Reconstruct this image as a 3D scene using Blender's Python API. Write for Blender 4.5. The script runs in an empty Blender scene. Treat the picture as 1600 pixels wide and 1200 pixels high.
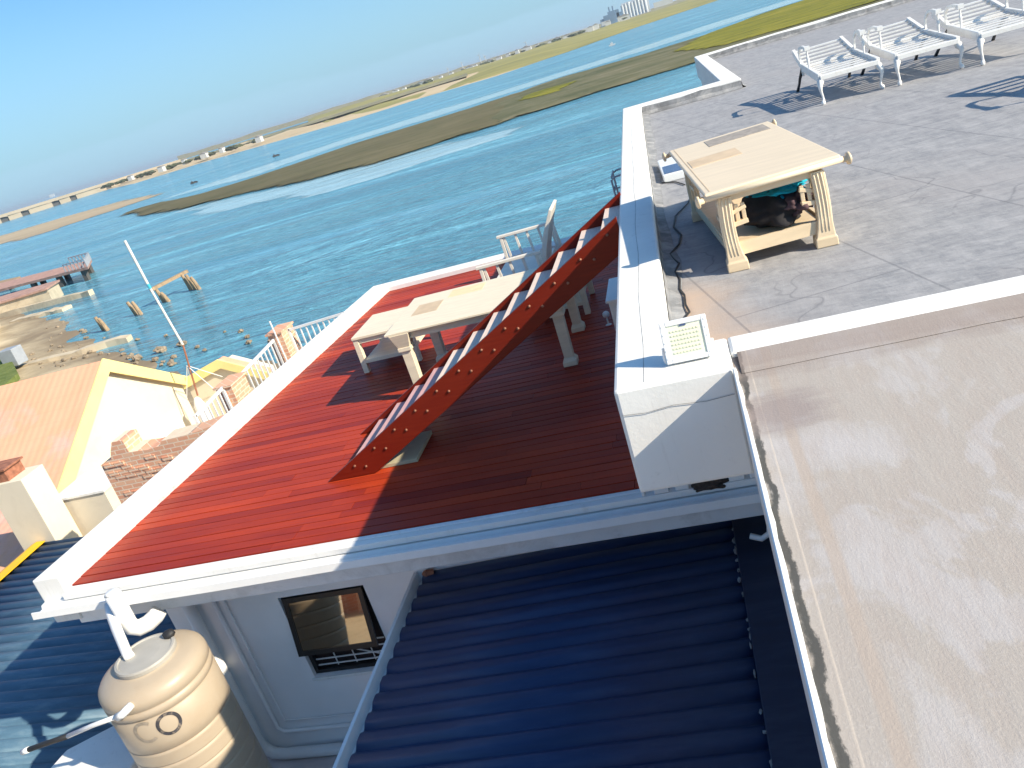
import bpy, bmesh, math, random
from mathutils import Vector, Matrix, noise
random.seed(7)
C = bpy.context.scene
COL = C.collection
R_ = math.radians

# ------------------------------------------------------------------ camera
cam_d = bpy.data.cameras.new("camera")
cam = bpy.data.objects.new("camera", cam_d)
COL.objects.link(cam)
C.camera = cam
YAW, PITCH, ROLL = R_(-15.2), R_(20.778), R_(17.432)
cam_d.sensor_width = 36.0
cam_d.lens = 1300 / 1600 * 36.0
cam_d.clip_start = 0.05
cam_d.clip_end = 80000
fw = Vector((math.sin(YAW) * math.cos(PITCH), math.cos(YAW) * math.cos(PITCH), -math.sin(PITCH)))
r0 = Vector((math.cos(YAW), -math.sin(YAW), 0))
u0 = r0.cross(fw)
cr = r0 * math.cos(ROLL) - u0 * math.sin(ROLL)
cu = r0 * math.sin(ROLL) + u0 * math.cos(ROLL)
m3 = Matrix((cr, cu, -fw)).transposed()
cam.matrix_world = Matrix.Translation((0, 0, 4.08)) @ m3.to_4x4()

# ------------------------------------------------------------------ light
SUN = Vector((1.0, -0.36, 0.675)).normalized()
sun_d = bpy.data.lights.new("sun", 'SUN')
sun_d.energy = 4.7
sun_d.angle = R_(0.5)
sun_d.color = (1.0, 0.885, 0.70)
sun = bpy.data.objects.new("sun", sun_d)
COL.objects.link(sun)
sun.rotation_euler = SUN.to_track_quat('Z', 'Y').to_euler()
w = bpy.data.worlds.new("World")
C.world = w
w.use_nodes = True
nt = w.node_tree
nt.nodes.clear()
def N(tree, typ, **kw):
    n = tree.nodes.new(typ)
    for k, v in kw.items():
        setattr(n, k, v)
    return n
wo = N(nt, 'ShaderNodeOutputWorld')
bg = N(nt, 'ShaderNodeBackground')
bg.inputs['Strength'].default_value = 0.116
sky = N(nt, 'ShaderNodeTexSky', sky_type='NISHITA', sun_disc=False)
sky.sun_elevation = math.asin(SUN.z)
sky.sun_rotation = math.atan2(SUN.x, SUN.y)
sky.altitude = 10
sky.air_density = 1.0
sky.dust_density = 1.6
sky.ozone_density = 2.0
# a low bank of cloud lying over the sea, with thin veils above it
tc = N(nt, 'ShaderNodeTexCoord')
sep = N(nt, 'ShaderNodeSeparateXYZ')
nt.links.new(tc.outputs['Generated'], sep.inputs[0])
mp = N(nt, 'ShaderNodeMapping')
mp.inputs['Scale'].default_value = (2.2, 2.2, 14)
nt.links.new(tc.outputs['Generated'], mp.inputs[0])
nz = N(nt, 'ShaderNodeTexNoise')
nz.inputs['Scale'].default_value = 2.2
nz.inputs['Detail'].default_value = 5
nt.links.new(mp.outputs[0], nz.inputs[0])
def math_n(op, a, b, tree=None):
    for v in (a, b):
        if not isinstance(v, (int, float)):
            tree = v.id_data
    n = N(tree, 'ShaderNodeMath', operation=op)
    for i, v in enumerate((a, b)):
        if isinstance(v, (int, float)):
            n.inputs[i].default_value = v
        elif v is not None:
            tree.links.new(v, n.inputs[i])
    return n.outputs[0]
elev = math_n('ADD', sep.outputs[2], math_n('MULTIPLY', math_n('SUBTRACT', nz.outputs[0], 0.5), 0.035))
mr = N(nt, 'ShaderNodeMapRange', interpolation_type='SMOOTHSTEP')
mr.inputs[1].default_value = 0.030
mr.inputs[2].default_value = 0.054
mr.inputs[3].default_value = 0.8
mr.inputs[4].default_value = 0.0
nt.links.new(elev, mr.inputs[0])
mr2 = N(nt, 'ShaderNodeMapRange', interpolation_type='SMOOTHSTEP')
mr2.inputs[1].default_value = 0.42
mr2.inputs[2].default_value = 0.75
mr2.inputs[3].default_value = 0.0
mr2.inputs[4].default_value = 0.5
nt.links.new(nz.outputs[0], mr2.inputs[0])
mr3 = N(nt, 'ShaderNodeMapRange', interpolation_type='SMOOTHSTEP')
mr3.inputs[1].default_value = 0.02
mr3.inputs[2].default_value = 0.20
mr3.inputs[3].default_value = 1.0
mr3.inputs[4].default_value = 0.0
nt.links.new(sep.outputs[2], mr3.inputs[0])
veil = math_n('MULTIPLY', mr2.outputs[0], mr3.outputs[0])
mr4 = N(nt, 'ShaderNodeMapRange', interpolation_type='SMOOTHSTEP')
mr4.inputs[1].default_value = 0.02
mr4.inputs[2].default_value = 0.24
mr4.inputs[3].default_value = 0.72
mr4.inputs[4].default_value = 0.0
nt.links.new(sep.outputs[2], mr4.inputs[0])
cf = math_n('MAXIMUM', math_n('MAXIMUM', mr.outputs[0], veil), math_n('MULTIPLY', mr4.outputs[0], 0.9))
mix = N(nt, 'ShaderNodeMix', data_type='RGBA')
mix.inputs[7].default_value = (2.6, 4.1, 5.2, 1)
nt.links.new(cf, mix.inputs[0])
tint = N(nt, 'ShaderNodeMix', data_type='RGBA', blend_type='MULTIPLY')
tint.inputs[0].default_value = 1.0
tint.inputs[7].default_value = (0.46, 0.77, 1.00, 1)
nt.links.new(sky.outputs[0], tint.inputs[6])
nt.links.new(tint.outputs[2], mix.inputs[6])
nt.links.new(mix.outputs[2], bg.inputs[0])
nt.links.new(bg.outputs[0], wo.inputs[0])
C.view_settings.view_transform = 'Standard'
C.view_settings.look = 'None'
C.view_settings.exposure = 0.66
C.view_settings.gamma = 1
C.cycles.max_bounces = 8
C.cycles.use_denoising = True
try:
    C.cycles.denoiser = 'OPENIMAGEDENOISE'
except Exception:
    pass

# ------------------------------------------------------------------ materials
def new_mat(name):
    m = bpy.data.materials.new(name)
    m.use_nodes = True
    t = m.node_tree
    b = t.nodes['Principled BSDF']
    return m, t, b
def ramp(t, src, stops):
    r = N(t, 'ShaderNodeValToRGB')
    e = r.color_ramp.elements
    e.remove(e[1])
    for i, (p, c) in enumerate(stops):
        if i == 0:
            el = e[0]
            el.position = p
        else:
            el = e.new(p)
        el.color = (c[0], c[1], c[2], 1) if not isinstance(c, (int, float)) else (c, c, c, 1)
    t.links.new(src, r.inputs[0])
    return r.outputs[0]
def coords(t, scale=(1, 1, 1), rot=(0, 0, 0), kind='Object', loc=(0, 0, 0)):
    tc = N(t, 'ShaderNodeTexCoord')
    mp = N(t, 'ShaderNodeMapping')
    mp.inputs['Scale'].default_value = scale
    mp.inputs['Rotation'].default_value = rot
    mp.inputs['Location'].default_value = loc
    t.links.new(tc.outputs[kind], mp.inputs[0])
    return mp.outputs[0]
def noise_n(t, vec, scale, detail=5, rough=0.55, dist=0):
    n = N(t, 'ShaderNodeTexNoise')
    n.inputs['Scale'].default_value = scale
    n.inputs['Detail'].default_value = detail
    n.inputs['Roughness'].default_value = rough
    n.inputs['Distortion'].default_value = dist
    t.links.new(vec, n.inputs[0])
    return n.outputs[0]
def mixc(t, f, a, b, blend='MIX'):
    m = N(t, 'ShaderNodeMix', data_type='RGBA', blend_type=blend)
    for i, v in ((0, f), (6, a), (7, b)):
        if isinstance(v, (int, float)):
            m.inputs[i].default_value = v
        elif isinstance(v, tuple):
            m.inputs[i].default_value = (v[0], v[1], v[2], 1)
        else:
            t.links.new(v, m.inputs[i])
    return m.outputs[2]
def bump(t, b, h, strength=0.3, dist=0.01):
    n = N(t, 'ShaderNodeBump')
    n.inputs['Strength'].default_value = strength
    n.inputs['Distance'].default_value = dist
    t.links.new(h, n.inputs['Height'])
    t.links.new(n.outputs[0], b.inputs['Normal'])
def simple(name, col, rough=0.6, var=0.12, scale=6.0, metal=0.0, bmp=0.15, bscale=60, spec=0.5, dirt=None, dirt_amt=0.0, dirt_scale=2.0, stretch=(1, 1, 1), bdist=0.004):
    m, t, b = new_mat(name)
    v = coords(t, stretch)
    n1 = noise_n(t, v, scale)
    d = tuple(max(0, c * (1 - var * 1.4)) for c in col)
    l = tuple(min(1, c * (1 + var)) for c in col)
    c = ramp(t, n1, [(0.3, d), (0.7, l)])
    if dirt:
        n2 = noise_n(t, v, dirt_scale, 8, 0.7, 0.6)
        f = ramp(t, n2, [(0.5, 0.0), (0.72, dirt_amt)])
        c = mixc(t, f, c, dirt)
    t.links.new(c, b.inputs['Base Color'])
    b.inputs['Roughness'].default_value = rough
    b.inputs['Metallic'].default_value = metal
    b.inputs['Specular IOR Level'].default_value = spec
    if bmp:
        bump(t, b, noise_n(t, v, bscale, 3), bmp, bdist)
    return m
M = {}
def plaster_mat():
    m, t, b = new_mat('white_plaster')
    v = coords(t)
    c = ramp(t, noise_n(t, v, 1.4, 6), [(0.3, (0.76, 0.745, 0.71)), (0.7, (0.84, 0.825, 0.79))])
    drip = noise_n(t, coords(t, (5, 5, 0.5)), 1.5, 8, 0.72)
    c = mixc(t, ramp(t, drip, [(0.56, 0.0), (0.74, 0.45)]), c, (0.52, 0.49, 0.44))
    spot = noise_n(t, v, 7, 9, 0.78, 0.4)
    c = mixc(t, ramp(t, spot, [(0.60, 0.0), (0.70, 0.35)]), c, (0.45, 0.42, 0.37))
    t.links.new(c, b.inputs['Base Color'])
    b.inputs['Roughness'].default_value = 0.88
    b.inputs['Specular IOR Level'].default_value = 0.25
    h = math_n('ADD', math_n('MULTIPLY', noise_n(t, v, 55, 3), 0.5), noise_n(t, v, 6, 5))
    bump(t, b, h, 0.35, 0.006)
    return m
M['plaster'] = plaster_mat()
M['fascia'] = simple('painted_fascia', (0.82, 0.81, 0.80), 0.7, 0.06, 1.2, bmp=0.15, dirt=(0.36, 0.34, 0.31), dirt_amt=0.4, dirt_scale=2.6)
M['wall_grey'] = simple('pale_grey_wall', (0.87, 0.85, 0.84), 0.9, 0.05, 1.2, bmp=0.3, bscale=70)
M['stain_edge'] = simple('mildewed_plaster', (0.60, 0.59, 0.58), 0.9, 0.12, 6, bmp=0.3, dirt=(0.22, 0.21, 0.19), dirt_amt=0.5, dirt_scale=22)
M['upstand'] = simple('dark_waterproofing', (0.23, 0.23, 0.235), 0.85, 0.25, 5, bmp=0.4, dirt=(0.5, 0.48, 0.46), dirt_amt=0.7, dirt_scale=4)
M['pvc'] = simple('white_pvc', (0.80, 0.80, 0.79), 0.35, 0.03, 3, bmp=0)
M['whitemetal'] = simple('white_metal', (0.78, 0.77, 0.75), 0.4, 0.04, 3, bmp=0.05)
M['tan'] = simple('tan_paint', (0.72, 0.56, 0.37), 0.5, 0.06, 3, bmp=0.1, bscale=30, stretch=(1, 6, 6))
M['tan_light'] = simple('tan_tabletop', (0.76, 0.62, 0.44), 0.45, 0.05, 2, bmp=0.06, bscale=30, stretch=(1, 6, 6))
M['inset_grey'] = simple('stone_inset', (0.36, 0.31, 0.26), 0.6, 0.2, 14, bmp=0.1)
M['inset_tan'] = simple('tan_inset', (0.66, 0.49, 0.31), 0.5, 0.1, 5, bmp=0.05)
M['cream_furn'] = simple('cream_garden_paint', (0.82, 0.71, 0.53), 0.5, 0.06, 3, bmp=0.1, stretch=(1, 6, 6))
M['inset_pale'] = simple('pale_yellow_inset', (0.84, 0.69, 0.40), 0.5, 0.1, 5, bmp=0.05)
M['chairwhite'] = simple('offwhite_paint', (0.80, 0.74, 0.64), 0.5, 0.06, 3, bmp=0.05)
M['chairshade'] = simple('grey_paint_and_shade', (0.33, 0.35, 0.38), 0.5, 0.06, 3, bmp=0.05)  # the chair's white with shade put into the colour; plain grey elsewhere
M['bench'] = simple('bench_enamel', (0.80, 0.78, 0.74), 0.4, 0.04, 5, bmp=0.08, dirt=(0.45, 0.36, 0.25), dirt_amt=0.35, dirt_scale=9)
M['black'] = simple('leg_black', (0.015, 0.015, 0.017), 0.5, 0.2, 10, bmp=0.1)
M['hose'] = simple('black_rubber', (0.02, 0.02, 0.022), 0.6, 0.2, 10, bmp=0)
M['bag_black'] = simple('black_cloth', (0.016, 0.014, 0.016), 0.9, 0.3, 8, bmp=0.5, bscale=14)
M['bag_teal'] = simple('turquoise_cloth', (0.0, 0.36, 0.48), 0.85, 0.25, 8, bmp=0.5, bscale=14)
M['bag_brown'] = simple('plum_brown_cloth', (0.10, 0.055, 0.06), 0.9, 0.3, 8, bmp=0.5, bscale=14)
M['yellow'] = simple('yellow_trim', (0.88, 0.73, 0.30), 0.6, 0.05, 2, bmp=0.05)
M['yellow_cap'] = simple('yellow_ridge_cap', (0.85, 0.48, 0.01), 0.45, 0.05, 2, bmp=0.05)
M['cream'] = simple('cream_wall', (0.74, 0.655, 0.515), 0.85, 0.05, 0.8, bmp=0.2, dirt=(0.60, 0.52, 0.40), dirt_amt=0.5, dirt_scale=1.3)
def orange_mat():
    m, t, b = new_mat('orange_roof_sheet')
    v = coords(t)
    n = noise_n(t, v, 0.35, 7, 0.6, 0.5)
    c = ramp(t, n, [(0.32, (0.80, 0.43, 0.27)), (0.5, (0.80, 0.40, 0.24)), (0.68, (0.80, 0.46, 0.40))])
    st = noise_n(t, coords(t, (2.4, 0.3, 0.3)), 1.3, 8, 0.75)
    c = mixc(t, ramp(t, st, [(0.54, 0.0), (0.72, 0.5)]), c, (0.60, 0.26, 0.16))
    wv = N(t, 'ShaderNodeTexWave', wave_type='BANDS', bands_direction='X', wave_profile='SIN')
    wv.inputs['Scale'].default_value = 1.35
    t.links.new(v, wv.inputs[0])
    rows = N(t, 'ShaderNodeTexWave', wave_type='BANDS', bands_direction='Y', wave_profile='SAW')
    rows.inputs['Scale'].default_value = 0.85
    t.links.new(v, rows.inputs[0])
    c = mixc(t, ramp(t, rows.outputs[1], [(0.0, 0.18), (0.10, 0.0)]), c, (0.60, 0.28, 0.18))
    t.links.new(c, b.inputs['Base Color'])
    b.inputs['Roughness'].default_value = 0.75
    bump(t, b, math_n('ADD', wv.outputs[1], math_n('MULTIPLY', rows.outputs[1], 0.6)), 0.16, 0.025)
    return m
M['orange'] = orange_mat()
M['maroon'] = simple('maroon_roof', (0.30, 0.07, 0.06), 0.7, 0.1, 1, bmp=0.1)
M['beige_pad'] = simple('pale_board', (0.52, 0.46, 0.30), 0.7, 0.1, 4, bmp=0.1)
M['sand_wall'] = simple('weathered_concrete', (0.58, 0.48, 0.34), 0.95, 0.15, 0.6, bmp=0.4, bscale=8, dirt=(0.3, 0.23, 0.15), dirt_amt=0.7, dirt_scale=0.8)
M['paving'] = simple('pinkish_paving', (0.62, 0.54, 0.52), 0.9, 0.08, 2, bmp=0.2)
M['jetty_red'] = simple('faded_red_boards', (0.46, 0.27, 0.21), 0.85, 0.2, 1.5, bmp=0.2)
M['timber'] = simple('weathered_timber', (0.36, 0.25, 0.15), 0.9, 0.3, 3, bmp=0.4, bscale=20, stretch=(4, 4, 0.5), bdist=0.02)
M['rock'] = simple('shore_rock', (0.30, 0.235, 0.165), 0.95, 0.3, 3, bmp=0.7, bscale=8, dirt=(0.16, 0.12, 0.08), dirt_amt=0.8, dirt_scale=2, bdist=0.05)
M['rust'] = simple('rusty_steel', (0.35, 0.14, 0.08), 0.8, 0.3, 8, bmp=0.2)
M['mast'] = simple('pale_mast', (0.70, 0.68, 0.63), 0.5, 0.06, 4, bmp=0)
M['mastblue'] = simple('blue_band', (0.05, 0.42, 0.55), 0.5, 0.06, 4, bmp=0)
M['far_white'] = simple('far_white_walls', (0.52, 0.52, 0.51), 0.8, 0.04, 0.1, bmp=0)
M['far_roof'] = simple('far_grey_roofs', (0.28, 0.26, 0.25), 0.8, 0.1, 0.1, bmp=0)
M['far_blue'] = simple('far_hazed_steel', (0.16, 0.25, 0.36), 0.7, 0.2, 0.05, bmp=0)  # blue of distance haze put into the steel's colour
M['far_silo'] = simple('far_silo_concrete', (0.58, 0.60, 0.62), 0.8, 0.06, 0.05, bmp=0)
M['far_bridge'] = simple('bridge_concrete', (0.44, 0.36, 0.26), 0.9, 0.08, 0.03, bmp=0)
M['far_dark'] = simple('dark_post_and_opening', (0.09, 0.085, 0.08), 0.9, 0.1, 0.1, bmp=0)
M['far_tree'] = simple('far_scrub', (0.09, 0.10, 0.05), 0.95, 0.3, 0.08, bmp=0)
M['ship'] = simple('ship_hull', (0.22, 0.33, 0.45), 0.7, 0.05, 0.05, bmp=0)
M['interior'] = simple('interior_shade', (0.035, 0.02, 0.018), 0.9, 0.2, 2, bmp=0)
M['winframe'] = simple('dark_bronze_frame', (0.018, 0.016, 0.016), 0.4, 0.1, 8, bmp=0)
M['led'] = simple('led_panel', (0.78, 0.79, 0.62), 0.4, 0.06, 10, bmp=0.1)
M['ledbead'] = simple('led_bead', (0.80, 0.78, 0.56), 0.3, 0.02, 10, bmp=0)
M['solar'] = simple('dark_blue_panel', (0.07, 0.10, 0.20), 0.25, 0.15, 10, bmp=0)
M['soil'] = simple('gutter_debris', (0.06, 0.04, 0.03), 1.0, 0.4, 20, bmp=0.6)

# varnished red deck boards, one tone per board
def deck_material(name, dark, light, rough):
    m, t, b = new_mat(name)
    at = N(t, 'ShaderNodeAttribute', attribute_name='tone')
    v = coords(t, (0.5, 9, 9))
    g = noise_n(t, v, 4.0, 6, 0.65, 0.4)
    f = math_n('ADD', math_n('MULTIPLY', at.outputs['Fac'], 0.42), math_n('ADD', math_n('MULTIPLY', g, 0.55), 0.06), t)
    c = ramp(t, f, [(0.18, dark), (0.85, light)])
    v2 = coords(t, (0.5, 1.3, 1))
    wear = ramp(t, noise_n(t, v2, 1.1, 4), [(0.45, 0.0), (0.75, 0.45)])
    c = mixc(t, wear, c, (dark[0] * 1.1, dark[1] * 0.9, dark[2] * 1.2))
    t.links.new(c, b.inputs['Base Color'])
    rr = ramp(t, g, [(0.3, rough - 0.08), (0.7, rough + 0.12)])
    t.links.new(rr, b.inputs['Roughness'])
    b.inputs['Specular IOR Level'].default_value = 0.18
    bump(t, b, g, 0.25, 0.004)
    return m
M['deck'] = deck_material('red_deck_boards', (0.15, 0.010, 0.011), (0.57, 0.064, 0.016), 0.46)
M['stair'] = deck_material('red_stair_timber', (0.14, 0.010, 0.005), (0.31, 0.034, 0.009), 0.36)
M['tread'] = simple('planed_pine_tread', (0.76, 0.60, 0.50), 0.6, 0.08, 5, bmp=0.15, stretch=(8, 1, 8))
M['treadtop'] = simple('pinkish_pine_tread', (0.62, 0.36, 0.34), 0.6, 0.08, 5, bmp=0.15, stretch=(8, 1, 8))
M['bolt'] = simple('galvanised_bolt', (0.30, 0.13, 0.08), 0.5, 0.3, 60, metal=0.4, bmp=0)

# grey screeded roof
def roof_grey():
    m, t, b = new_mat('grey_screed_roof')
    v = coords(t, loc=(5, 10, -3.45))
    n1 = noise_n(t, v, 0.55, 6, 0.6, 0.5)
    n2a = noise_n(t, coords(t, (1.2, 2.8, 1), (0, 0, -0.35)), 2.2, 10, 0.74, 0.35)
    n2b = noise_n(t, coords(t, (5.0, 1.2, 1), (0, 0, 0.5)), 1.6, 8, 0.75, 0.2)
    n2 = math_n('ADD', math_n('MULTIPLY', n2a, 0.6), math_n('MULTIPLY', n2b, 0.4))
    c = ramp(t, n2, [(0.34, (0.195, 0.197, 0.212)), (0.48, (0.30, 0.295, 0.30)), (0.66, (0.43, 0.415, 0.415))])
    fine = noise_n(t, coords(t, (4.5, 13, 1), (0, 0, -0.5)), 2.0, 8, 0.8, 0.6)
    c = mixc(t, ramp(t, fine, [(0.52, 0.0), (0.64, 0.45)]), c, (0.48, 0.465, 0.46))
    c = mixc(t, ramp(t, fine, [(0.36, 0.40), (0.45, 0.0)]), c, (0.17, 0.17, 0.185))
    sx = N(t, 'ShaderNodeSeparateXYZ')
    t.links.new(v, sx.inputs[0])
    # sandy unpainted screed towards the near corner, ragged edge
    d = math_n('ADD', math_n('MULTIPLY', sx.outputs[0], 2.4, t), sx.outputs[1], t)
    d = math_n('ADD', d, math_n('MULTIPLY', n1, 3.4), t)
    d = math_n('ADD', d, math_n('MULTIPLY', n2, 1.0), t)
    f = ramp(t, math_n('MULTIPLY', d, 0.1, t), [(0.76, 1.0), (0.90, 0.0)])
    c = mixc(t, f, c, (0.52, 0.385, 0.29))
    f2 = ramp(t, n1, [(0.52, 0.0), (0.66, 0.5)])
    c = mixc(t, f2, c, (0.36, 0.335, 0.33))
    # sheet joints
    wv = N(t, 'ShaderNodeTexBrick')
    wv.inputs['Scale'].default_value = 1.0
    wv.inputs['Mortar Size'].default_value = 0.009
    wv.inputs['Brick Width'].default_value = 3.4
    wv.inputs['Row Height'].default_value = 1.15
    wv.inputs['Color1'].default_value = (0, 0, 0, 1)
    wv.inputs['Color2'].default_value = (0, 0, 0, 1)
    wv.inputs['Mortar'].default_value = (1, 1, 1, 1)
    t.links.new(coords(t, (1, 1, 1), (0, 0, 1.35)), wv.inputs[0])
    c = mixc(t, math_n('MULTIPLY', wv.outputs[0], 0.4, t), c, (0.11, 0.11, 0.12))
    # trowel cracks
    vo = N(t, 'ShaderNodeTexVoronoi', feature='DISTANCE_TO_EDGE')
    vo.inputs['Scale'].default_value = 0.8
    dv = N(t, 'ShaderNodeVectorMath', operation='ADD')
    sc = N(t, 'ShaderNodeVectorMath', operation='SCALE')
    nn = N(t, 'ShaderNodeTexNoise')
    nn.inputs['Scale'].default_value = 1.5
    t.links.new(v, nn.inputs[0])
    t.links.new(nn.outputs[1], sc.inputs[0])
    sc.inputs[3].default_value = 0.9
    t.links.new(v, dv.inputs[0])
    t.links.new(sc.outputs[0], dv.inputs[1])
    t.links.new(dv.outputs[0], vo.inputs[0])
    cf = math_n('MULTIPLY', ramp(t, vo.outputs[0], [(0.0, 0.5), (0.010, 0.0)]), ramp(t, n1, [(0.50, 0.0), (0.60, 1.0)]), t)
    c = mixc(t, cf, c, (0.13, 0.13, 0.14))
    t.links.new(c, b.inputs['Base Color'])
    b.inputs['Roughness'].default_value = 0.75
    bump(t, b, n2, 0.5, 0.02)
    return m
M['roofgrey'] = roof_grey()
def roof_brown():
    m, t, b = new_mat('brown_coated_roof')
    v = coords(t, loc=(5, 10, -3.45))
    n1 = noise_n(t, coords(t, (1.7, 0.8, 1), (0, 0, 0.12)), 1.0, 7, 0.6, 0.5)
    n2 = noise_n(t, coords(t, (6, 1.0, 1), (0, 0, 0.08)), 2.6, 9, 0.75)
    n3 = noise_n(t, v, 110, 3)
    n6 = noise_n(t, v, 3.1, 8, 0.7, 0.3)
    base = math_n('ADD', n1, math_n('MULTIPLY', math_n('SUBTRACT', n6, 0.5), 0.10))
    c = ramp(t, base, [(0.34, (0.475, 0.44, 0.425)), (0.43, (0.455, 0.42, 0.40)), (0.46, (0.415, 0.37, 0.33)), (0.56, (0.425, 0.38, 0.34)), (0.60, (0.455, 0.42, 0.395)), (0.7, (0.48, 0.445, 0.43))])
    c = mixc(t, ramp(t, n2, [(0.36, 0.40), (0.58, 0.0)]), c, (0.40, 0.33, 0.285))
    c = mixc(t, ramp(t, n3, [(0.55, 0.0), (0.75, 0.25)]), c, (0.60, 0.55, 0.52))
    sx = N(t, 'ShaderNodeSeparateXYZ')
    t.links.new(v, sx.inputs[0])
    x = sx.outputs[0]
    # dark mildew streak inside the edge, hard coat seams along it
    n4 = noise_n(t, coords(t, (6, 2.2, 1)), 1.7, 6, 0.7)
    xe = math_n('ADD', x, math_n('MULTIPLY', math_n('SUBTRACT', n4, 0.5), 0.10), t)
    f = ramp(t, xe, [(0.060, 0.25), (0.072, 0.92), (0.094, 0.88), (0.102, 0.0)])
    c = mixc(t, f, c, (0.045, 0.048, 0.048))
    f = ramp(t, x, [(0.128, 0.0), (0.13, 0.6), (0.134, 0.6), (0.136, 0.0)])
    c = mixc(t, f, c, (0.66, 0.56, 0.46))
    f = ramp(t, math_n('ADD', x, math_n('MULTIPLY', n1, 0.03), t), [(0.215, 0.0), (0.225, 0.7), (0.26, 0.7), (0.275, 0.0)])
    c = mixc(t, f, c, (0.44, 0.36, 0.30))
    # damp dark band below the back upstand and blotch at the corner
    n5 = noise_n(t, coords(t, (1.2, 5, 1)), 1.6, 6, 0.7)
    y = math_n('ADD', sx.outputs[1], math_n('MULTIPLY', math_n('SUBTRACT', n5, 0.5), 0.5), t)
    f = ramp(t, math_n('MULTIPLY', y, 0.2, t), [(0.79, 0.0), (0.84, 0.7), (0.90, 0.35)])
    c = mixc(t, f, c, (0.29, 0.23, 0.205))
    sp = N(t, 'ShaderNodeVectorMath', operation='DISTANCE')
    sp.inputs[1].default_value = (0.21, 3.62, 2.25)
    mpn = N(t, 'ShaderNodeMapping')
    t.links.new(v, mpn.inputs[0])
    t.links.new(mpn.outputs[0], sp.inputs[0])
    dd = math_n('ADD', sp.outputs['Value'], math_n('MULTIPLY', math_n('SUBTRACT', n5, 0.5), 0.35), t)
    f = ramp(t, dd, [(0.12, 0.75), (0.26, 0.0)])
    c = mixc(t, f, c, (0.30, 0.245, 0.23))
    t.links.new(c, b.inputs['Base Color'])
    b.inputs['Roughness'].default_value = 0.92
    b.inputs['Specular IOR Level'].default_value = 0.2
    h = math_n('ADD', n2, math_n('MULTIPLY', n3, 0.5), t)
    bump(t, b, h, 0.35, 0.008)
    return m
M['roofbrown'] = roof_brown()
def sheet(name, base, dust, amt, rough):
    m, t, b = new_mat(name)
    v = coords(t, (0.6, 3, 3))
    n1 = noise_n(t, v, 1.6, 7, 0.7)
    n2 = noise_n(t, coords(t), 26, 2, 0.8)
    c = ramp(t, n1, [(0.3, tuple(q * 0.8 for q in base)), (0.7, tuple(q * 1.25 for q in base))])
    c = mixc(t, ramp(t, n1, [(0.5, 0.0), (0.8, amt)]), c, dust)
    c = mixc(t, ramp(t, n2, [(0.72, 0.0), (0.78, 0.55)]), c, dust)
    t.links.new(c, b.inputs['Base Color'])
    b.inputs['Roughness'].default_value = rough
    return m
M['navy'] = sheet('navy_roof_sheet', (0.013, 0.034, 0.105), (0.09, 0.11, 0.15), 0.35, 0.42)
M['bluesheet'] = sheet('weathered_blue_sheet', (0.075, 0.15, 0.22), (0.24, 0.30, 0.32), 0.6, 0.5)
M['navyflash'] = sheet('navy_flashing', (0.010, 0.018, 0.048), (0.08, 0.08, 0.09), 0.3, 0.6)
# brick
def brick(name, s, c1, c2, mort):
    m, t, b = new_mat(name)
    v = coords(t)
    sx = N(t, 'ShaderNodeSeparateXYZ')
    t.links.new(v, sx.inputs[0])
    cb = N(t, 'ShaderNodeCombineXYZ')
    t.links.new(math_n('ADD', sx.outputs[0], sx.outputs[1], t), cb.inputs[0])
    t.links.new(sx.outputs[2], cb.inputs[1])
    br = N(t, 'ShaderNodeTexBrick')
    br.inputs['Scale'].default_value = s
    br.inputs['Mortar Size'].default_value = 0.011
    br.inputs['Brick Width'].default_value = 0.22
    br.inputs['Row Height'].default_value = 0.088
    br.inputs['Color1'].default_value = c1 + (1,)
    br.inputs['Color2'].default_value = c2 + (1,)
    br.inputs['Mortar'].default_value = mort + (1,)
    t.links.new(cb.outputs[0], br.inputs[0])
    n = noise_n(t, v, 5, 5)
    c = mixc(t, ramp(t, n, [(0.4, 0.0), (0.7, 0.45)]), br.outputs[0], (0.62, 0.42, 0.30))
    t.links.new(c, b.inputs['Base Color'])
    b.inputs['Roughness'].default_value = 0.95
    bump(t, b, math_n('SUBTRACT', 1.0, br.outputs[1], t), 0.6, 0.03)
    return m
M['brick'] = brick('rough_red_brick', 1.0, (0.68, 0.31, 0.19), (0.76, 0.42, 0.26), (0.78, 0.62, 0.46))
# tank plastic
M['tank'] = simple('beige_tank_plastic', (0.44, 0.36, 0.265), 0.42, 0.05, 1.2, bmp=0.04, dirt=(0.40, 0.30, 0.20), dirt_amt=0.5, dirt_scale=2.5)
M['tanklid'] = simple('grey_tank_lid', (0.40, 0.38, 0.34), 0.55, 0.08, 3, bmp=0.05)
M['letter'] = simple('dark_lettering', (0.05, 0.05, 0.06), 0.6, 0.3, 14, bmp=0, dirt=(0.45, 0.36, 0.26), dirt_amt=0.9, dirt_scale=14)
M['letter_faded'] = simple('faded_lettering', (0.33, 0.28, 0.22), 0.6, 0.2, 14, bmp=0, dirt=(0.52, 0.42, 0.30), dirt_amt=1.0, dirt_scale=11)
# glass
def glass():
    m, t, b = new_mat('window_glass')
    b.inputs['Base Color'].default_value = (0.46, 0.42, 0.37, 1)
    b.inputs['Roughness'].default_value = 0.03
    b.inputs['Metallic'].default_value = 1.0
    return m
M['glass'] = glass()
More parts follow.
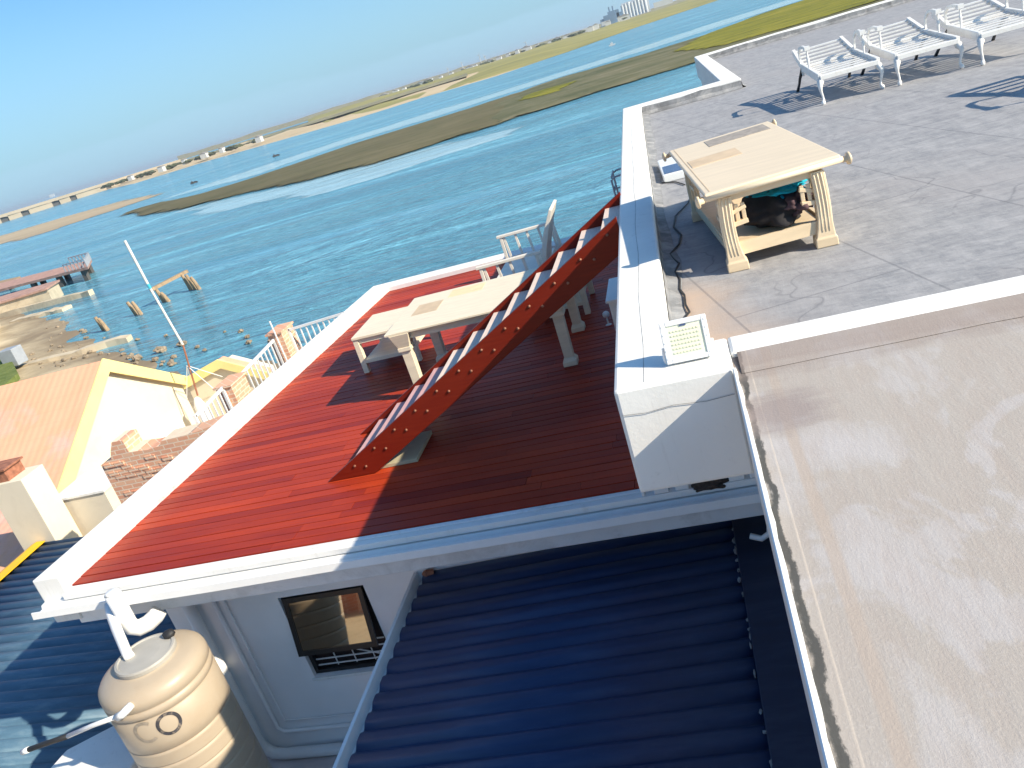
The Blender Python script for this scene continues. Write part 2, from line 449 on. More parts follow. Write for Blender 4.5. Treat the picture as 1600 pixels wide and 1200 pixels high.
# water
def water_mat(name, deep, shallow, rough, wave, wscale, edge=False):
    m, t, b = new_mat(name)
    v = coords(t)
    big = noise_n(t, coords(t, (0.010, 0.035, 1), (0, 0, 0.2)), 1.0, 5, 0.6, 0.8)
    c = ramp(t, big, [(0.35, deep), (0.7, shallow)])
    w1 = noise_n(t, coords(t, (0.5, 1.6, 1), (0, 0, -0.45)), wscale, 5, 0.62, 0.4)
    w2 = noise_n(t, coords(t, (0.10, 0.35, 1), (0, 0, -0.25)), wscale, 3, 0.5)
    # wind: ruffled and smoother lanes; slicks carry pale sky reflection in their colour
    wind = ramp(t, noise_n(t, coords(t, (0.012, 0.05, 1), (0, 0, 0.22)), 1.0, 6, 0.65, 1.2), [(0.40, 0.22), (0.58, 1.0)])
    slick_sheen = ramp(t, noise_n(t, coords(t, (0.014, 0.07, 1), (0, 0, 0.18)), 1.0, 7, 0.7, 1.5), [(0.52, 0.0), (0.66, 0.55)])
    c = mixc(t, slick_sheen, c, tuple(min(1, q * 1.9 + 0.05) for q in shallow))
    # ripple shading put into the colour: troughs darker than crests
    c = mixc(t, ramp(t, w1, [(0.35, 0.6), (0.62, 0.0)]), c, tuple(q * 0.6 for q in deep))
    t.links.new(c, b.inputs['Base Color'])
    rr = ramp(t, noise_n(t, coords(t, (0.012, 0.05, 1), (0, 0, 0.3)), 1.0, 4, 0.65, 1.0), [(0.35, rough), (0.7, rough * 1.8)])
    t.links.new(rr, b.inputs['Roughness'])
    b.inputs['IOR'].default_value = 1.33
    h = math_n('MULTIPLY', math_n('ADD', w1, math_n('MULTIPLY', w2, 1.6)), wind)
    bump(t, b, h, wave, 1.0)
    if edge:
        soft_edge(t, b, coords(t, (0.05, 0.16, 1), (0, 0, 0.2)))
    return m
def soft_edge(t, b, vec):
    at = N(t, 'ShaderNodeAttribute', attribute_name='inland')
    n = noise_n(t, vec, 1.0, 6, 0.7)
    f = math_n('ADD', at.outputs['Fac'], math_n('MULTIPLY', math_n('SUBTRACT', n, 0.5), 1.5), t)
    f = ramp(t, f, [(0.40, 0.0), (0.56, 1.0)])
    t.links.new(f, b.inputs['Alpha'])
M['water'] = water_mat('lagoon_water', (0.095, 0.285, 0.40), (0.15, 0.40, 0.505), 0.12, 0.8, 1.0)
M['calm'] = water_mat('calm_shallows', (0.34, 0.52, 0.56), (0.40, 0.58, 0.62), 0.08, 0.08, 0.5, True)
def ground_mat(name, stops, scale, stretch=(1, 1, 1), dirt=None, rough=0.95, bm=0.4, bd=0.15, bs=4, edge=None, wet=None):
    m, t, b = new_mat(name)
    v = coords(t, stretch)
    n = noise_n(t, v, scale, 8, 0.65, 0.5)
    c = ramp(t, n, stops)
    if dirt:
        n2 = noise_n(t, v, scale * 3.7, 6, 0.7)
        c = mixc(t, ramp(t, n2, [(dirt[1], 0.0), (dirt[1] + 0.12, dirt[2])]), c, dirt[0])
    t.links.new(c, b.inputs['Base Color'])
    b.inputs['Roughness'].default_value = rough
    b.inputs['Specular IOR Level'].default_value = 0.2
    if wet:      # tide-wet mud low on the shore
        sx = N(t, 'ShaderNodeSeparateXYZ')
        t.links.new(coords(t), sx.inputs[0])
        zz = math_n('ADD', sx.outputs[2], math_n('MULTIPLY', n, 0.9), t)
        f = ramp(t, math_n('ADD', zz, 6.0, t), [(0.45, 1.0), (0.95, 0.0)])
        c = mixc(t, f, c, wet)
        t.links.new(c, b.inputs['Base Color'])
    if edge:
        soft_edge(t, b, coords(t, edge))
    bump(t, b, noise_n(t, v, scale * bs, 6, 0.7), bm, bd)
    return m
M['sandy'] = ground_mat('sandy_yard', [(0.3, (0.46, 0.36, 0.22)), (0.55, (0.60, 0.48, 0.31)), (0.8, (0.66, 0.55, 0.38))], 0.22, dirt=((0.30, 0.22, 0.14), 0.57, 0.7), wet=(0.25, 0.19, 0.125))
M['bankmud'] = ground_mat('mud_bank', [(0.3, (0.10, 0.088, 0.042)), (0.55, (0.15, 0.128, 0.065)), (0.8, (0.20, 0.165, 0.09))], 0.05, (0.7, 1.1, 1), ((0.085, 0.09, 0.035), 0.50, 0.6), edge=(0.10, 0.28, 1))
M['bankgreen'] = ground_mat('weedy_mud_bank', [(0.3, (0.075, 0.085, 0.035)), (0.5, (0.135, 0.13, 0.065)), (0.8, (0.24, 0.205, 0.125))], 0.07, (0.7, 1.6, 1), ((0.30, 0.25, 0.17), 0.56, 0.7), edge=(0.10, 0.28, 1))
M['sandbar'] = ground_mat('wet_sand_bar', [(0.3, (0.36, 0.285, 0.19)), (0.7, (0.52, 0.41, 0.27))], 0.02, (0.5, 2.5, 1), edge=(0.10, 0.28, 1))
M['marsh'] = ground_mat('salt_marsh', [(0.25, (0.11, 0.12, 0.018)), (0.5, (0.23, 0.215, 0.022)), (0.7, (0.31, 0.265, 0.04)), (0.9, (0.40, 0.31, 0.14))], 0.06, (0.6, 2.0, 1), ((0.07, 0.085, 0.018), 0.52, 0.8), bm=0.8, bd=0.8, edge=(0.10, 0.28, 1))
M['farsand'] = ground_mat('far_sand_spit', [(0.3, (0.50, 0.38, 0.23)), (0.6, (0.60, 0.47, 0.29)), (0.85, (0.56, 0.44, 0.28))], 0.006, (0.7, 1.6, 1), ((0.20, 0.19, 0.10), 0.60, 0.6))
M['fargreen'] = ground_mat('far_green_flats', [(0.3, (0.22, 0.21, 0.07)), (0.6, (0.36, 0.31, 0.10)), (0.85, (0.42, 0.35, 0.15))], 0.006, (0.7, 2.0, 1), ((0.17, 0.18, 0.08), 0.55, 0.6))
M['fardune'] = ground_mat('far_scrub_dunes', [(0.3, (0.16, 0.16, 0.09)), (0.55, (0.34, 0.29, 0.17)), (0.85, (0.45, 0.38, 0.25))], 0.02, (1, 1, 1), ((0.13, 0.14, 0.07), 0.5, 0.8))
M['grass'] = ground_mat('lawn_patch', [(0.3, (0.10, 0.14, 0.03)), (0.7, (0.20, 0.23, 0.07))], 1.5)

# ------------------------------------------------------------------ geometry helpers
class MB:
    def __init__(s):
        s.v, s.f, s.t = [], [], []
    def add(s, vs, fs, tone=0.5):
        o = len(s.v)
        s.v += [tuple(p) for p in vs]
        s.f += [tuple(i + o for i in f) for f in fs]
        s.t += [tone] * len(fs)
        return s
    def box(s, x0, x1, y0, y1, z0, z1, tone=0.5):
        return s.add([(x0, y0, z0), (x1, y0, z0), (x1, y1, z0), (x0, y1, z0), (x0, y0, z1), (x1, y0, z1), (x1, y1, z1), (x0, y1, z1)],
                     [(3, 2, 1, 0), (4, 5, 6, 7), (0, 1, 5, 4), (1, 2, 6, 5), (2, 3, 7, 6), (3, 0, 4, 7)], tone)
    def prism(s, poly, z0, z1, tone=0.5):          # poly in x,y counter-clockwise
        a = sum(poly[i][0] * poly[(i + 1) % len(poly)][1] - poly[(i + 1) % len(poly)][0] * poly[i][1] for i in range(len(poly)))
        if a < 0:
            poly = poly[::-1]
        n = len(poly)
        vs = [(x, y, z0) for x, y in poly] + [(x, y, z1) for x, y in poly]
        fs = [tuple(range(n - 1, -1, -1)), tuple(range(n, 2 * n))] + [(i, (i + 1) % n, n + (i + 1) % n, n + i) for i in range(n)]
        return s.add(vs, fs, tone)
    def extr(s, poly, axis, a0, a1, tone=0.5):     # poly given in the two other axes, pushed along axis
        n = len(poly)
        def mk(p, a):
            return {'x': (a, p[0], p[1]), 'y': (p[0], a, p[1]), 'z': (p[0], p[1], a)}[axis]
        vs = [mk(p, a0) for p in poly] + [mk(p, a1) for p in poly]
        fs = [tuple(range(n - 1, -1, -1)), tuple(range(n, 2 * n))] + [(i, (i + 1) % n, n + (i + 1) % n, n + i) for i in range(n)]
        return s.add(vs, fs, tone)
    def bar(s, p0, p1, w, h, up=(0, 0, 1)):
        p0, p1 = Vector(p0), Vector(p1)
        d = (p1 - p0).normalized()
        up = Vector(up)
        if abs(d.dot(up)) > 0.98:
            up = Vector((0, 1, 0))
        sd = d.cross(up).normalized() * w / 2
        u = sd.cross(d).normalized() * h / 2
        vs = [p + a * sd + b * u for p in (p0, p1) for a, b in ((-1, -1), (1, -1), (1, 1), (-1, 1))]
        return s.add(vs, [(3, 2, 1, 0), (4, 5, 6, 7), (0, 1, 5, 4), (1, 2, 6, 5), (2, 3, 7, 6), (3, 0, 4, 7)])
    def tube(s, pts, r, n=10, cap=True):
        pts = [Vector(p) for p in pts]
        rs = r if isinstance(r, (list, tuple)) else [r] * len(pts)
        vs, fs = [], []
        prev = None
        for i, p in enumerate(pts):
            d = (pts[min(i + 1, len(pts) - 1)] - pts[max(i - 1, 0)]).normalized()
            a = prev if prev is not None else (Vector((0, 0, 1)) if abs(d.z) < 0.9 else Vector((1, 0, 0)))
            x = (a - d * a.dot(d)).normalized()
            prev = x
            y = d.cross(x)
            for k in range(n):
                t = 2 * math.pi * k / n
                vs.append(p + (x * math.cos(t) + y * math.sin(t)) * rs[i])
        for i in range(len(pts) - 1):
            for k in range(n):
                k2 = (k + 1) % n
                fs.append((i * n + k, i * n + k2, (i + 1) * n + k2, (i + 1) * n + k))
        if cap:
            fs.append(tuple(range(n - 1, -1, -1)))
            fs.append(tuple(range((len(pts) - 1) * n, len(pts) * n)))
        return s.add(vs, fs)
    def lathe(s, prof, c, n=48):
        vs, fs = [], []
        for r, z in prof:
            for k in range(n):
                t = 2 * math.pi * k / n
                vs.append((c[0] + r * math.cos(t), c[1] + r * math.sin(t), c[2] + z))
        for i in range(len(prof) - 1):
            for k in range(n):
                k2 = (k + 1) % n
                fs.append((i * n + k, i * n + k2, (i + 1) * n + k2, (i + 1) * n + k))
        fs.append(tuple(range(n - 1, -1, -1)))
        fs.append(tuple(range((len(prof) - 1) * n, len(prof) * n)))
        return s.add(vs, fs)
    def blob(s, c, r, seed=0, amp=0.25, sub=3, freq=1.2, flat=None):
        bm = bmesh.new()
        bmesh.ops.create_icosphere(bm, subdivisions=sub, radius=1)
        vs = []
        for v in bm.verts:
            p = v.co.normalized()
            k = 1 + amp * noise.fractal(p * freq + Vector((seed * 3.1, seed * 1.7, 0)), 0.8, 2.0, 4)
            q = Vector((p.x * r[0], p.y * r[1], p.z * r[2])) * k
            if flat is not None and q.z < flat:
                q.z = flat
            vs.append(q + Vector(c))
        fs = [tuple(v.index for v in f.verts) for f in bm.faces]
        bm.free()
        return s.add(vs, fs)
    def build(s, name, m, parent=None, smooth=False, bevel=0.0, origin=None):
        me = bpy.data.meshes.new(name)
        off = Vector(origin) if origin else (parent.location if parent and parent.type == 'EMPTY' else Vector((0, 0, 0)))
        if parent and parent.parent:
            off = parent.parent.location if parent.parent.type == 'EMPTY' else Vector((0, 0, 0))
        me.from_pydata([tuple(Vector(p) - off) for p in s.v], [], s.f)
        if any(t != 0.5 for t in s.t):
            at = me.attributes.new('tone', 'FLOAT', 'FACE')
            for i, t in enumerate(s.t):
                at.data[i].value = t
        me.update()
        o = bpy.data.objects.new(name, me)
        COL.objects.link(o)
        me.materials.append(M[m] if isinstance(m, str) else m)
        if parent:
            o.parent = parent
        if origin:
            o.location = origin
        if smooth:
            for p in me.polygons:
                p.use_smooth = True
        if bevel:
            b = o.modifiers.new('bevel', 'BEVEL')
            b.width = bevel
            b.segments = 2
            b.limit_method = 'ANGLE'
        return o
def fix_normals(o):
    bm = bmesh.new()
    bm.from_mesh(o.data)
    bmesh.ops.recalc_face_normals(bm, faces=bm.faces)
    bm.to_mesh(o.data)
    bm.free()
    return o
def tag(o, label=None, cat=None, group=None, kind=None):
    if label: o['label'] = label
    if cat: o['category'] = cat
    if group: o['group'] = group
    if kind: o['kind'] = kind
    return o
def thing(name, label, cat, loc=(0, 0, 0), group=None):
    o = bpy.data.objects.new(name, None)
    o.empty_display_size = 0.2
    COL.objects.link(o)
    o.location = loc
    return tag(o, label, cat, group)
def copy_tree(o, parent=None):
    c = o.copy()
    COL.objects.link(c)
    c.parent = parent
    for ch in list(o.children):
        copy_tree(ch, c)
    return c
def ragged(poly, amp, step, seed=0):
    out = []
    n = len(poly)
    for i in range(n):
        a, b = Vector(poly[i]), Vector(poly[(i + 1) % n])
        k = max(1, int((b - a).length / step))
        for j in range(k):
            p = a.lerp(b, j / k)
            q = Vector((p.x, p.y, seed)) / (step * 3)
            d = Vector((noise.noise(q), noise.noise(q + Vector((31, 7, 2)))))
            p = p + d * amp
            out.append((p.x, p.y))
    return out
def sheet_land(name, poly, z, h, m, kind='structure', amp=4, step=7, seed=0, inner=6):
    """a flat tidal bank lying in the water; 'inland' runs from 0 at its rim to 1 inside, so the shore can be ragged"""
    pl = ragged(poly, amp, step, seed)
    xs = [p[0] for p in pl]; ys = [p[1] for p in pl]
    from mathutils.geometry import delaunay_2d_cdt
    def edge_d(x, y):
        best = 1e9
        n = len(pl)
        for i in range(n):
            ax, ay = pl[i]; bx, by = pl[(i + 1) % n]
            dx, dy = bx - ax, by - ay
            k = max(0, min(1, ((x - ax) * dx + (y - ay) * dy) / (dx * dx + dy * dy + 1e-9)))
            best = min(best, math.hypot(x - ax - k * dx, y - ay - k * dy))
        return best
    def inside(x, y):
        c_ = False
        n = len(pl)
        for i in range(n):
            ax, ay = pl[i]; bx, by = pl[(i + 1) % n]
            if (ay > y) != (by > y) and x < (bx - ax) * (y - ay) / (by - ay) + ax:
                c_ = not c_
        return c_
    pts = list(pl)
    nb = len(pl)
    sp = max(inner * 0.8, 3.0)
    y = min(ys)
    while y < max(ys):
        x = min(xs)
        while x < max(xs):
            px, py = x + random.uniform(-.3, .3) * sp, y + random.uniform(-.3, .3) * sp
            if inside(px, py) and edge_d(px, py) > sp * 0.4:
                pts.append((px, py))
            x += sp
        y += sp
    r = delaunay_2d_cdt([Vector(p) for p in pts], [], [list(range(nb))], 1, 1e-4)
    vs = [(v.x, v.y, z + h * min(1, edge_d(v.x, v.y) / inner)) for v in r[0]]
    me = bpy.data.meshes.new(name)
    me.from_pydata(vs, [], [f if (Vector(vs[f[1]]) - Vector(vs[f[0]])).cross(Vector(vs[f[2]]) - Vector(vs[f[0]])).z > 0 else f[::-1] for f in r[2]])
    at = me.attributes.new('inland', 'FLOAT', 'POINT')
    for i, v in enumerate(vs):
        at.data[i].value = min(1.0, edge_d(v[0], v[1]) / inner)
    for p in me.polygons:
        p.use_smooth = True
    o = bpy.data.objects.new(name, me)
    COL.objects.link(o)
    me.materials.append(M[m])
    return tag(o, kind=kind)

T, RF = 2.28, 2.08          # top of the upper parapets, level of the grey roof
WZ = -6.0                   # lagoon

# ------------------------------------------------------------------ water, ground, banks
def ring_sheet(name, z, m, rings):
    mb = MB()
    prev = None
    n = 64
    vs = [(0, 0, z)]
    fs = []
    for r in rings:
        st = len(vs)
        vs += [(r * math.cos(2 * math.pi * k / n), r * math.sin(2 * math.pi * k / n), z) for k in range(n)]
        for k in range(n):
            k2 = (k + 1) % n
            if prev is None:
                fs.append((0, st + k, st + k2))
            else:
                fs.append((prev + k, st + k, st + k2, prev + k2))
        prev = st
    mb.add(vs, fs)
    return mb.build(name, m)
tag(ring_sheet('water', WZ, 'water', (50, 200, 800, 3000, 12000, 40000)), kind='structure')

SHORE = [(-420, 330), (-240, 215), (-150, 140), (-98, 100), (-80, 83), (-62, 70), (-55, 63.6), (-44.8, 53.5), (-37.9, 46.7), (-31.7, 42.3), (-24, 36.5), (-14, 33.5), (0, 32.5), (20, 33), (60, 36), (120, 40), (260, 60)]
def shore_dist(x, y):
    best, sg = 1e9, 1
    for (ax, ay), (bx, by) in zip(SHORE[:-1], SHORE[1:]):
        dx, dy = bx - ax, by - ay
        k = max(0, min(1, ((x - ax) * dx + (y - ay) * dy) / (dx * dx + dy * dy)))
        qx, qy = ax + k * dx, ay + k * dy
        d = math.hypot(x - qx, y - qy)
        if d < best:
            best = d
            sg = 1 if dx * (y - ay) - dy * (x - ax) < 0 else -1
    return best * sg
def ground():
    xs = [-420, -320, -250, -200, -160, -130, -110] + [-100 + i * 1.0 for i in range(0, 100)] + [0, 4, 10, 20, 40, 80, 150, 260]
    ys = [-60, -40, -20, -8] + [0 + i * 1.0 for i in range(0, 110)] + [112, 125, 145, 170, 210, 260, 330]
    vs, idx, fs = [], {}, []
    for i, x in enumerate(xs):
        for j, y in enumerate(ys):
            d = shore_dist(x, y) + 1.8 * noise.noise(Vector((x / 6, y / 6, 3))) + 0.7 * noise.noise(Vector((x / 2, y / 2, 9)))
            z = WZ - 0.05 + 0.07 * d if d < 6 else WZ + 0.37 + 0.135 * (d - 6)
            z = max(min(z, -3.45), WZ - 1.5)
            if y > 12:
                z += 0.10 * noise.noise(Vector((x / 3, y / 3, 1)))
            idx[i, j] = len(vs)
            vs.append((x, y, z))
    for i in range(len(xs) - 1):
        for j in range(len(ys) - 1):
            q = (idx[i, j], idx[i + 1, j], idx[i + 1, j + 1], idx[i, j + 1])
            if max(vs[k][2] for k in q) > WZ - 1.4:
                fs.append(q)
    o = MB().add(vs, fs).build('ground', 'sandy', smooth=True)
    tag(o, kind='structure')
ground()

tag(sheet_land('sand_bar', [(-230, 254), (-207.9, 243.9), (-196, 258), (-178, 268), (-170, 282), (-185, 300), (-240, 350), (-290, 372), (-345, 384), (-420, 380), (-380, 330)], WZ + 0.02, 0.1, 'sandbar', amp=5, inner=14), kind='structure')
tag(sheet_land('mud_bank', [(-161, 219.5), (-111.1, 167), (-98.1, 160.5), (-77.2, 148.4), (-65.9, 141.2), (-46.9, 133.5), (-35.8, 138.1), (-26, 141.9), (-24, 150), (-28, 200), (-32, 238), (-56.7, 230), (-85.5, 226), (-104.6, 208), (-118.1, 206), (-146.8, 227), (-156.3, 231)], WZ + 0.03, 0.35, 'bankmud', amp=3.5, step=5), kind='structure')
tag(sheet_land('weedy_bank', [(-30, 141.5), (-24.15, 144.9), (-3.6, 148), (6.1, 151.2), (18.2, 155.6), (40.6, 161.5), (59.8, 162.8), (160, 170), (160, 320), (109, 296), (67, 271), (31, 256.5), (10.7, 240), (-4.4, 238), (-26, 252), (-37.7, 240), (-44, 200), (-36, 165)], WZ + 0.04, 0.4, 'bankgreen', amp=3.5, step=5, seed=4), kind='structure')
tag(sheet_land('salt_marsh', [(1, 198), (12.9, 240), (32, 262), (50.8, 268), (91, 286), (150, 300), (150, 190), (100, 160), (45, 166), (26.5, 163), (18, 165), (11.2, 167), (6.2, 171)], WZ + 0.42, 0.25, 'marsh', amp=3, step=4, seed=7, inner=5), kind='structure')
tag(sheet_land('marsh_patch', [(-32.8, 187), (-23.5, 175.3), (-18.3, 182), (-17, 200), (-25.6, 206), (-33.1, 203)], WZ + 0.42, 0.2, 'marsh', amp=2, step=3, seed=11, inner=4), kind='structure')
tag(sheet_land('shallow_water', [(-158, 214), (-99.5, 153), (-76.3, 130), (-60.9, 117), (-45, 106), (-37, 109), (-26.6, 114.8), (-14, 117), (-20.7, 128), (-33.7, 142), (-45.7, 140), (-64, 148), (-75, 154), (-95, 165), (-108, 176)], WZ + 0.012, 0.001, 'calm', amp=5, step=6, seed=3, inner=7), kind='structure')
tag(sheet_land('calm_channel', [(-161.9, 235), (-111, 212), (-91, 238), (-60, 238), (-40, 246), (-4.7, 255), (13, 262), (60, 285), (60, 330), (15.4, 322), (-5, 303), (-47.4, 290), (-75.8, 288), (-110, 280), (-133.4, 262), (-157.4, 246)], WZ + 0.012, 0.001, 'calm', amp=7, step=8, seed=5, inner=10), kind='structure')

# the far shore: one rising strip
NEAR = [(-3200, 2300), (-1500, 1500), (-905, 1150), (-760, 1030), (-640, 900), (-500, 745), (-400, 720), (-300, 640), (-200, 565), (-160, 585), (-98, 548), (-58, 612), (-9, 770), (64, 890), (164, 1035), (600, 1500), (2500, 3000)]
def far_strip(name, m, near, depth0, depth1, z0, z1, amp, seed, nrow=5):
    pts = []
    for (ax, ay), (bx, by) in zip(near[:-1], near[1:]):
        k = max(2, int(math.hypot(bx - ax, by - ay) / 25))
        k = min(k, 40)
        for j in range(k):
            pts.append((ax + (bx - ax) * j / k, ay + (by - ay) * j / k))
    vs, fs = [], []
    for i, (x, y) in enumerate(pts):
        L = math.hypot(x, y)
        ux, uy = x / L, y / L
        for r in range(nrow):
            t = r / (nrow - 1)
            d = depth0 + (depth1 - depth0) * t
            nz_ = noise.noise(Vector((x / 60, y / 60, seed + r * 0.4)))
            n2_ = noise.noise(Vector((x / 22, y / 22, seed + 9 + r)))
            d += amp * nz_ * (1 if r in (0, nrow - 1) else 0.5)
            z = z0 + (z1 - z0) * t + (0 if r == 0 else (abs(z1 - z0) * 0.28 * (nz_ + 0.7 * n2_)))
            if r == nrow - 1:
                z -= 1.2
            vs.append((x + ux * d, y + uy * d, z))
    for i in range(len(pts) - 1):
        for r in range(nrow - 1):
            a = i * nrow + r
            fs.append((a, a + nrow, a + nrow + 1, a + 1))
    o = MB().add(vs, fs).build(name, m, smooth=True)
    fix_normals(o)
    return tag(o, kind='structure')
far_strip('far_shore', 'farsand', NEAR[:12], 0, 420, WZ - 0.05, -1.0, 14, 1)
far_strip('far_dunes', 'fardune', [(x * 1.32, y * 1.32) for x, y in NEAR[3:11]], 0, 160, -2.6, -0.6, 30, 5, 7)
far_strip('far_marsh', 'fargreen', [(-300, 720), (-230, 625), (-166, 600), (-100, 556), (-59, 620), (-9, 776), (64, 895), (166, 1040), (600, 1510)], 0, 700, -5.9, 2.5, 10, 8, 8)
far_strip('far_plain', 'fardune', [(-900, 1500), (-420, 1320), (-250, 1250), (-120, 1300), (-20, 1500), (200, 1800), (900, 2600)], 0, 700, -1.0, 8.0, 30, 12, 7)

# ------------------------------------------------------------------ lower house: deck, parapet, fascia, window
LH = thing('deck_house', 'white house with red timber roof deck and low white parapet', 'house', (-4, 7.5, -3.45))
def lx(y): return -8.08 + 0.0562 * (y - 6.93)       # outer face of the skewed parapet
def li(y): return -7.71 + 0.0728 * (y - 6.93)        # inner face
FY = 18.14
def pz(y): return 0.19 - 0.09 * (y - 6.93) / 11.2      # the roof deck's kerb gets lower towards the water
# deck boards
mb = MB()
y = 7.03
row = 0
while y < 17.6:
    xl = li(y + 0.07) - 0.03
    cuts = [xl]
    x = xl + random.uniform(1.2, 3.6)
    while x < -0.9:
        cuts.append(x)
        x += random.uniform(2.0, 4.2)
    cuts.append(-0.40)
    for a, b in zip(cuts[:-1], cuts[1:]):
        dz = random.uniform(-0.003, 0.0015)
        mb.box(a + 0.003, b - 0.003, y, y + 0.137, -0.03, dz, min(0.98, max(0.02, random.gauss(0.5, 0.24))))
    y += 0.151
deck = mb.build('deck_floor', 'deck', LH)
MB().prism([(-7.9, 7.02), (-0.41, 7.02), (-0.41, 17.7), (-7.0, 17.7)], -0.30, -0.042).build('deck_base', 'soil', LH)
# parapet: side leg and far leg in one
ye = 6.93
poly = [(lx(ye), ye), (li(ye), ye), (li(17.65), 17.65), (-0.62, 17.65), (-0.62, FY), (lx(FY), FY)]
n_ = len(poly)
mb = MB()
mb.add([(x, y, -0.42) for x, y in poly] + [(x, y, pz(y)) for x, y in poly],
       [(5, 2, 1, 0), (5, 4, 3, 2), (6, 7, 8, 11), (8, 9, 10, 11)] + [(i, (i + 1) % n_, n_ + (i + 1) % n_, n_ + i) for i in range(n_)])
par = fix_normals(mb.build('parapet', 'plaster', LH, bevel=0.015))
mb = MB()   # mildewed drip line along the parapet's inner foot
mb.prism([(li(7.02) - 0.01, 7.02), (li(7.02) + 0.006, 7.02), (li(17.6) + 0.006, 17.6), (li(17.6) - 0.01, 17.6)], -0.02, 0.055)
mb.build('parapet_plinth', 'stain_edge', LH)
# walls
mb = MB()
mb.prism([(-7.22, 7.6), (-5.67, 7.6), (-5.67, 7.74), (-7.1, 7.74), (-6.5, 17.5), (-0.5, 17.5), (-0.5, 17.6), (-6.7, 17.6)], -3.6, -0.425)
mb.box(-5.67, -4.53, 7.6, 7.74, -3.6, -2.24)
mb.box(-5.67, -4.53, 7.6, 7.74, -1.0, -0.425)
mb.box(-4.53, 0.2, 7.6, 7.74, -3.6, -0.425)
fix_normals(mb.build('wall', 'wall_grey', LH))
# edge beam / fascia
MB().box(-7.78, 0.10, 6.955, 7.62, -0.49, -0.305).box(-7.78, 0.10, 6.955, 7.018, -0.305, -0.012).build('fascia', 'fascia', LH, bevel=0.008)
# white ledge between boards and gutter
MB().box(-7.72, 0.14, 6.86, 6.952, -0.09, -0.022).build('ledge', 'plaster', LH, bevel=0.006)
# gutter: a thin folded channel with lip
prof = [(6.952, -0.10), (6.85, -0.105), (6.835, -0.145), (6.72, -0.145), (6.70, -0.085), (6.685, -0.085), (6.672, -0.165), (6.86, -0.17), (6.952, -0.14)]
mb = MB()
nseg = 24
vs, fs = [], []
x0, x1 = -8.05, 0.10
for i in range(nseg + 1):
    x = x0 + (x1 - x0) * i / nseg
    for (py, pz) in prof:
        k = (6.95 - py) / 0.28
        vs.append((x, py + k * 0.012 * noise.noise(Vector((x * 0.7, 0, 1))), pz + 0.014 * k * noise.noise(Vector((x * 0.6, 2, 5)))))
np_ = len(prof)
for i in range(nseg):
    for k in range(np_):
        k2 = (k + 1) % np_
        fs.append((i * np_ + k, i * np_ + k2, (i + 1) * np_ + k2, (i + 1) * np_ + k))
fs.append(tuple(range(np_)))
fs.append(tuple(range(nseg * np_, nseg * np_ + np_))[::-1])
mb.add(vs, fs)
fix_normals(mb.build('gutter', 'pvc', LH))
for x in (-6.05, -4.62, -3.0, -1.35, -0.35):
    m_ = MB().box(x - 0.02, x + 0.02, 6.925, 6.953, -0.30, -0.24)
    m_.tube([(x, 6.93, -0.27), (x + 0.05, 6.88, -0.25), (x + 0.07, 6.87, -0.21)], 0.013, 6)
    m_.build('gutter_bracket', 'whitemetal', LH)
# vents and clutter in the gutter's right end, under the overhang
for x, w_ in ((-0.98, 0.05), (-0.86, 0.16), (-0.66, 0.15), (-0.16, 0.16), (0.03, 0.12)):
    MB().box(x, x + w_ - 0.02, 6.87, 6.945, -0.02, 0.075).build('loose_block', 'plaster', LH, bevel=0.008)
MB().blob((-0.33, 6.89, -0.02), (0.17, 0.07, 0.06), 3, 0.5).build('gutter_debris', 'soil', LH)
# window with tilted top-hung sash
wf = MB()
wy = 7.66
for a in ((-5.67, -5.62, -2.24, -1.0), (-4.58, -4.53, -2.24, -1.0)):
    wf.box(a[0], a[1], wy, wy + 0.06, a[2], a[3])
wf.box(-5.62, -4.58, wy, wy + 0.06, -1.05, -1.0)
wf.box(-5.62, -4.58, wy, wy + 0.06, -2.24, -2.19)
win = wf.build('window', 'winframe', LH)
tl = R_(13)
def sashp(x, d, s):   # d: down from the hinge, s: out of the plane
    return (x, 7.64 - d * math.sin(tl) - s * math.cos(tl), -1.04 - d * math.cos(tl) + s * math.sin(tl))
def sbox(m_, x0, x1, d0, d1, s0, s1):
    m_.add([sashp(x, d, s) for s in (s0, s1) for x, d in ((x0, d0), (x1, d0), (x1, d1), (x0, d1))],
           [(3, 2, 1, 0), (4, 5, 6, 7), (0, 1, 5, 4), (1, 2, 6, 5), (2, 3, 7, 6), (3, 0, 4, 7)])
sm = MB()
for a in ((-5.63, -5.57, 0, 0.76), (-4.63, -4.57, 0, 0.76), (-5.57, -4.63, 0, 0.06), (-5.57, -4.63, 0.70, 0.76)):
    sbox(sm, a[0], a[1], a[2], a[3], 0, 0.035)
fix_normals(sm.build('sash', 'winframe', win))
gm = MB()
sbox(gm, -5.57, -4.63, 0.06, 0.70, 0.012, 0.02)
fix_normals(gm.build('pane', 'glass', win))
bm_ = MB()
for z in (-1.86, -1.96, -2.06, -2.15):
    bm_.bar((-5.62, 7.71, z), (-4.58, 7.71, z), 0.012, 0.016)
for x in (-5.36, -5.10, -4.84):
    bm_.bar((x, 7.725, -2.19), (x, 7.725, -1.86), 0.012, 0.012)
bm_.bar((-5.2, 7.72, -1.92), (-4.75, 7.72, -2.1), 0.012, 0.012)
bm_.build('burglar_bars', 'pvc', win)
MB().box(-5.9, -4.3, 7.76, 8.9, -2.9, -0.6).build('room', 'interior', win)  # solid box; the unlit room's darkness is put into its colour
MB().box(-5.70, -4.50, 7.575, 7.66, -2.285, -2.242).build('sill', 'plaster', win, bevel=0.006)
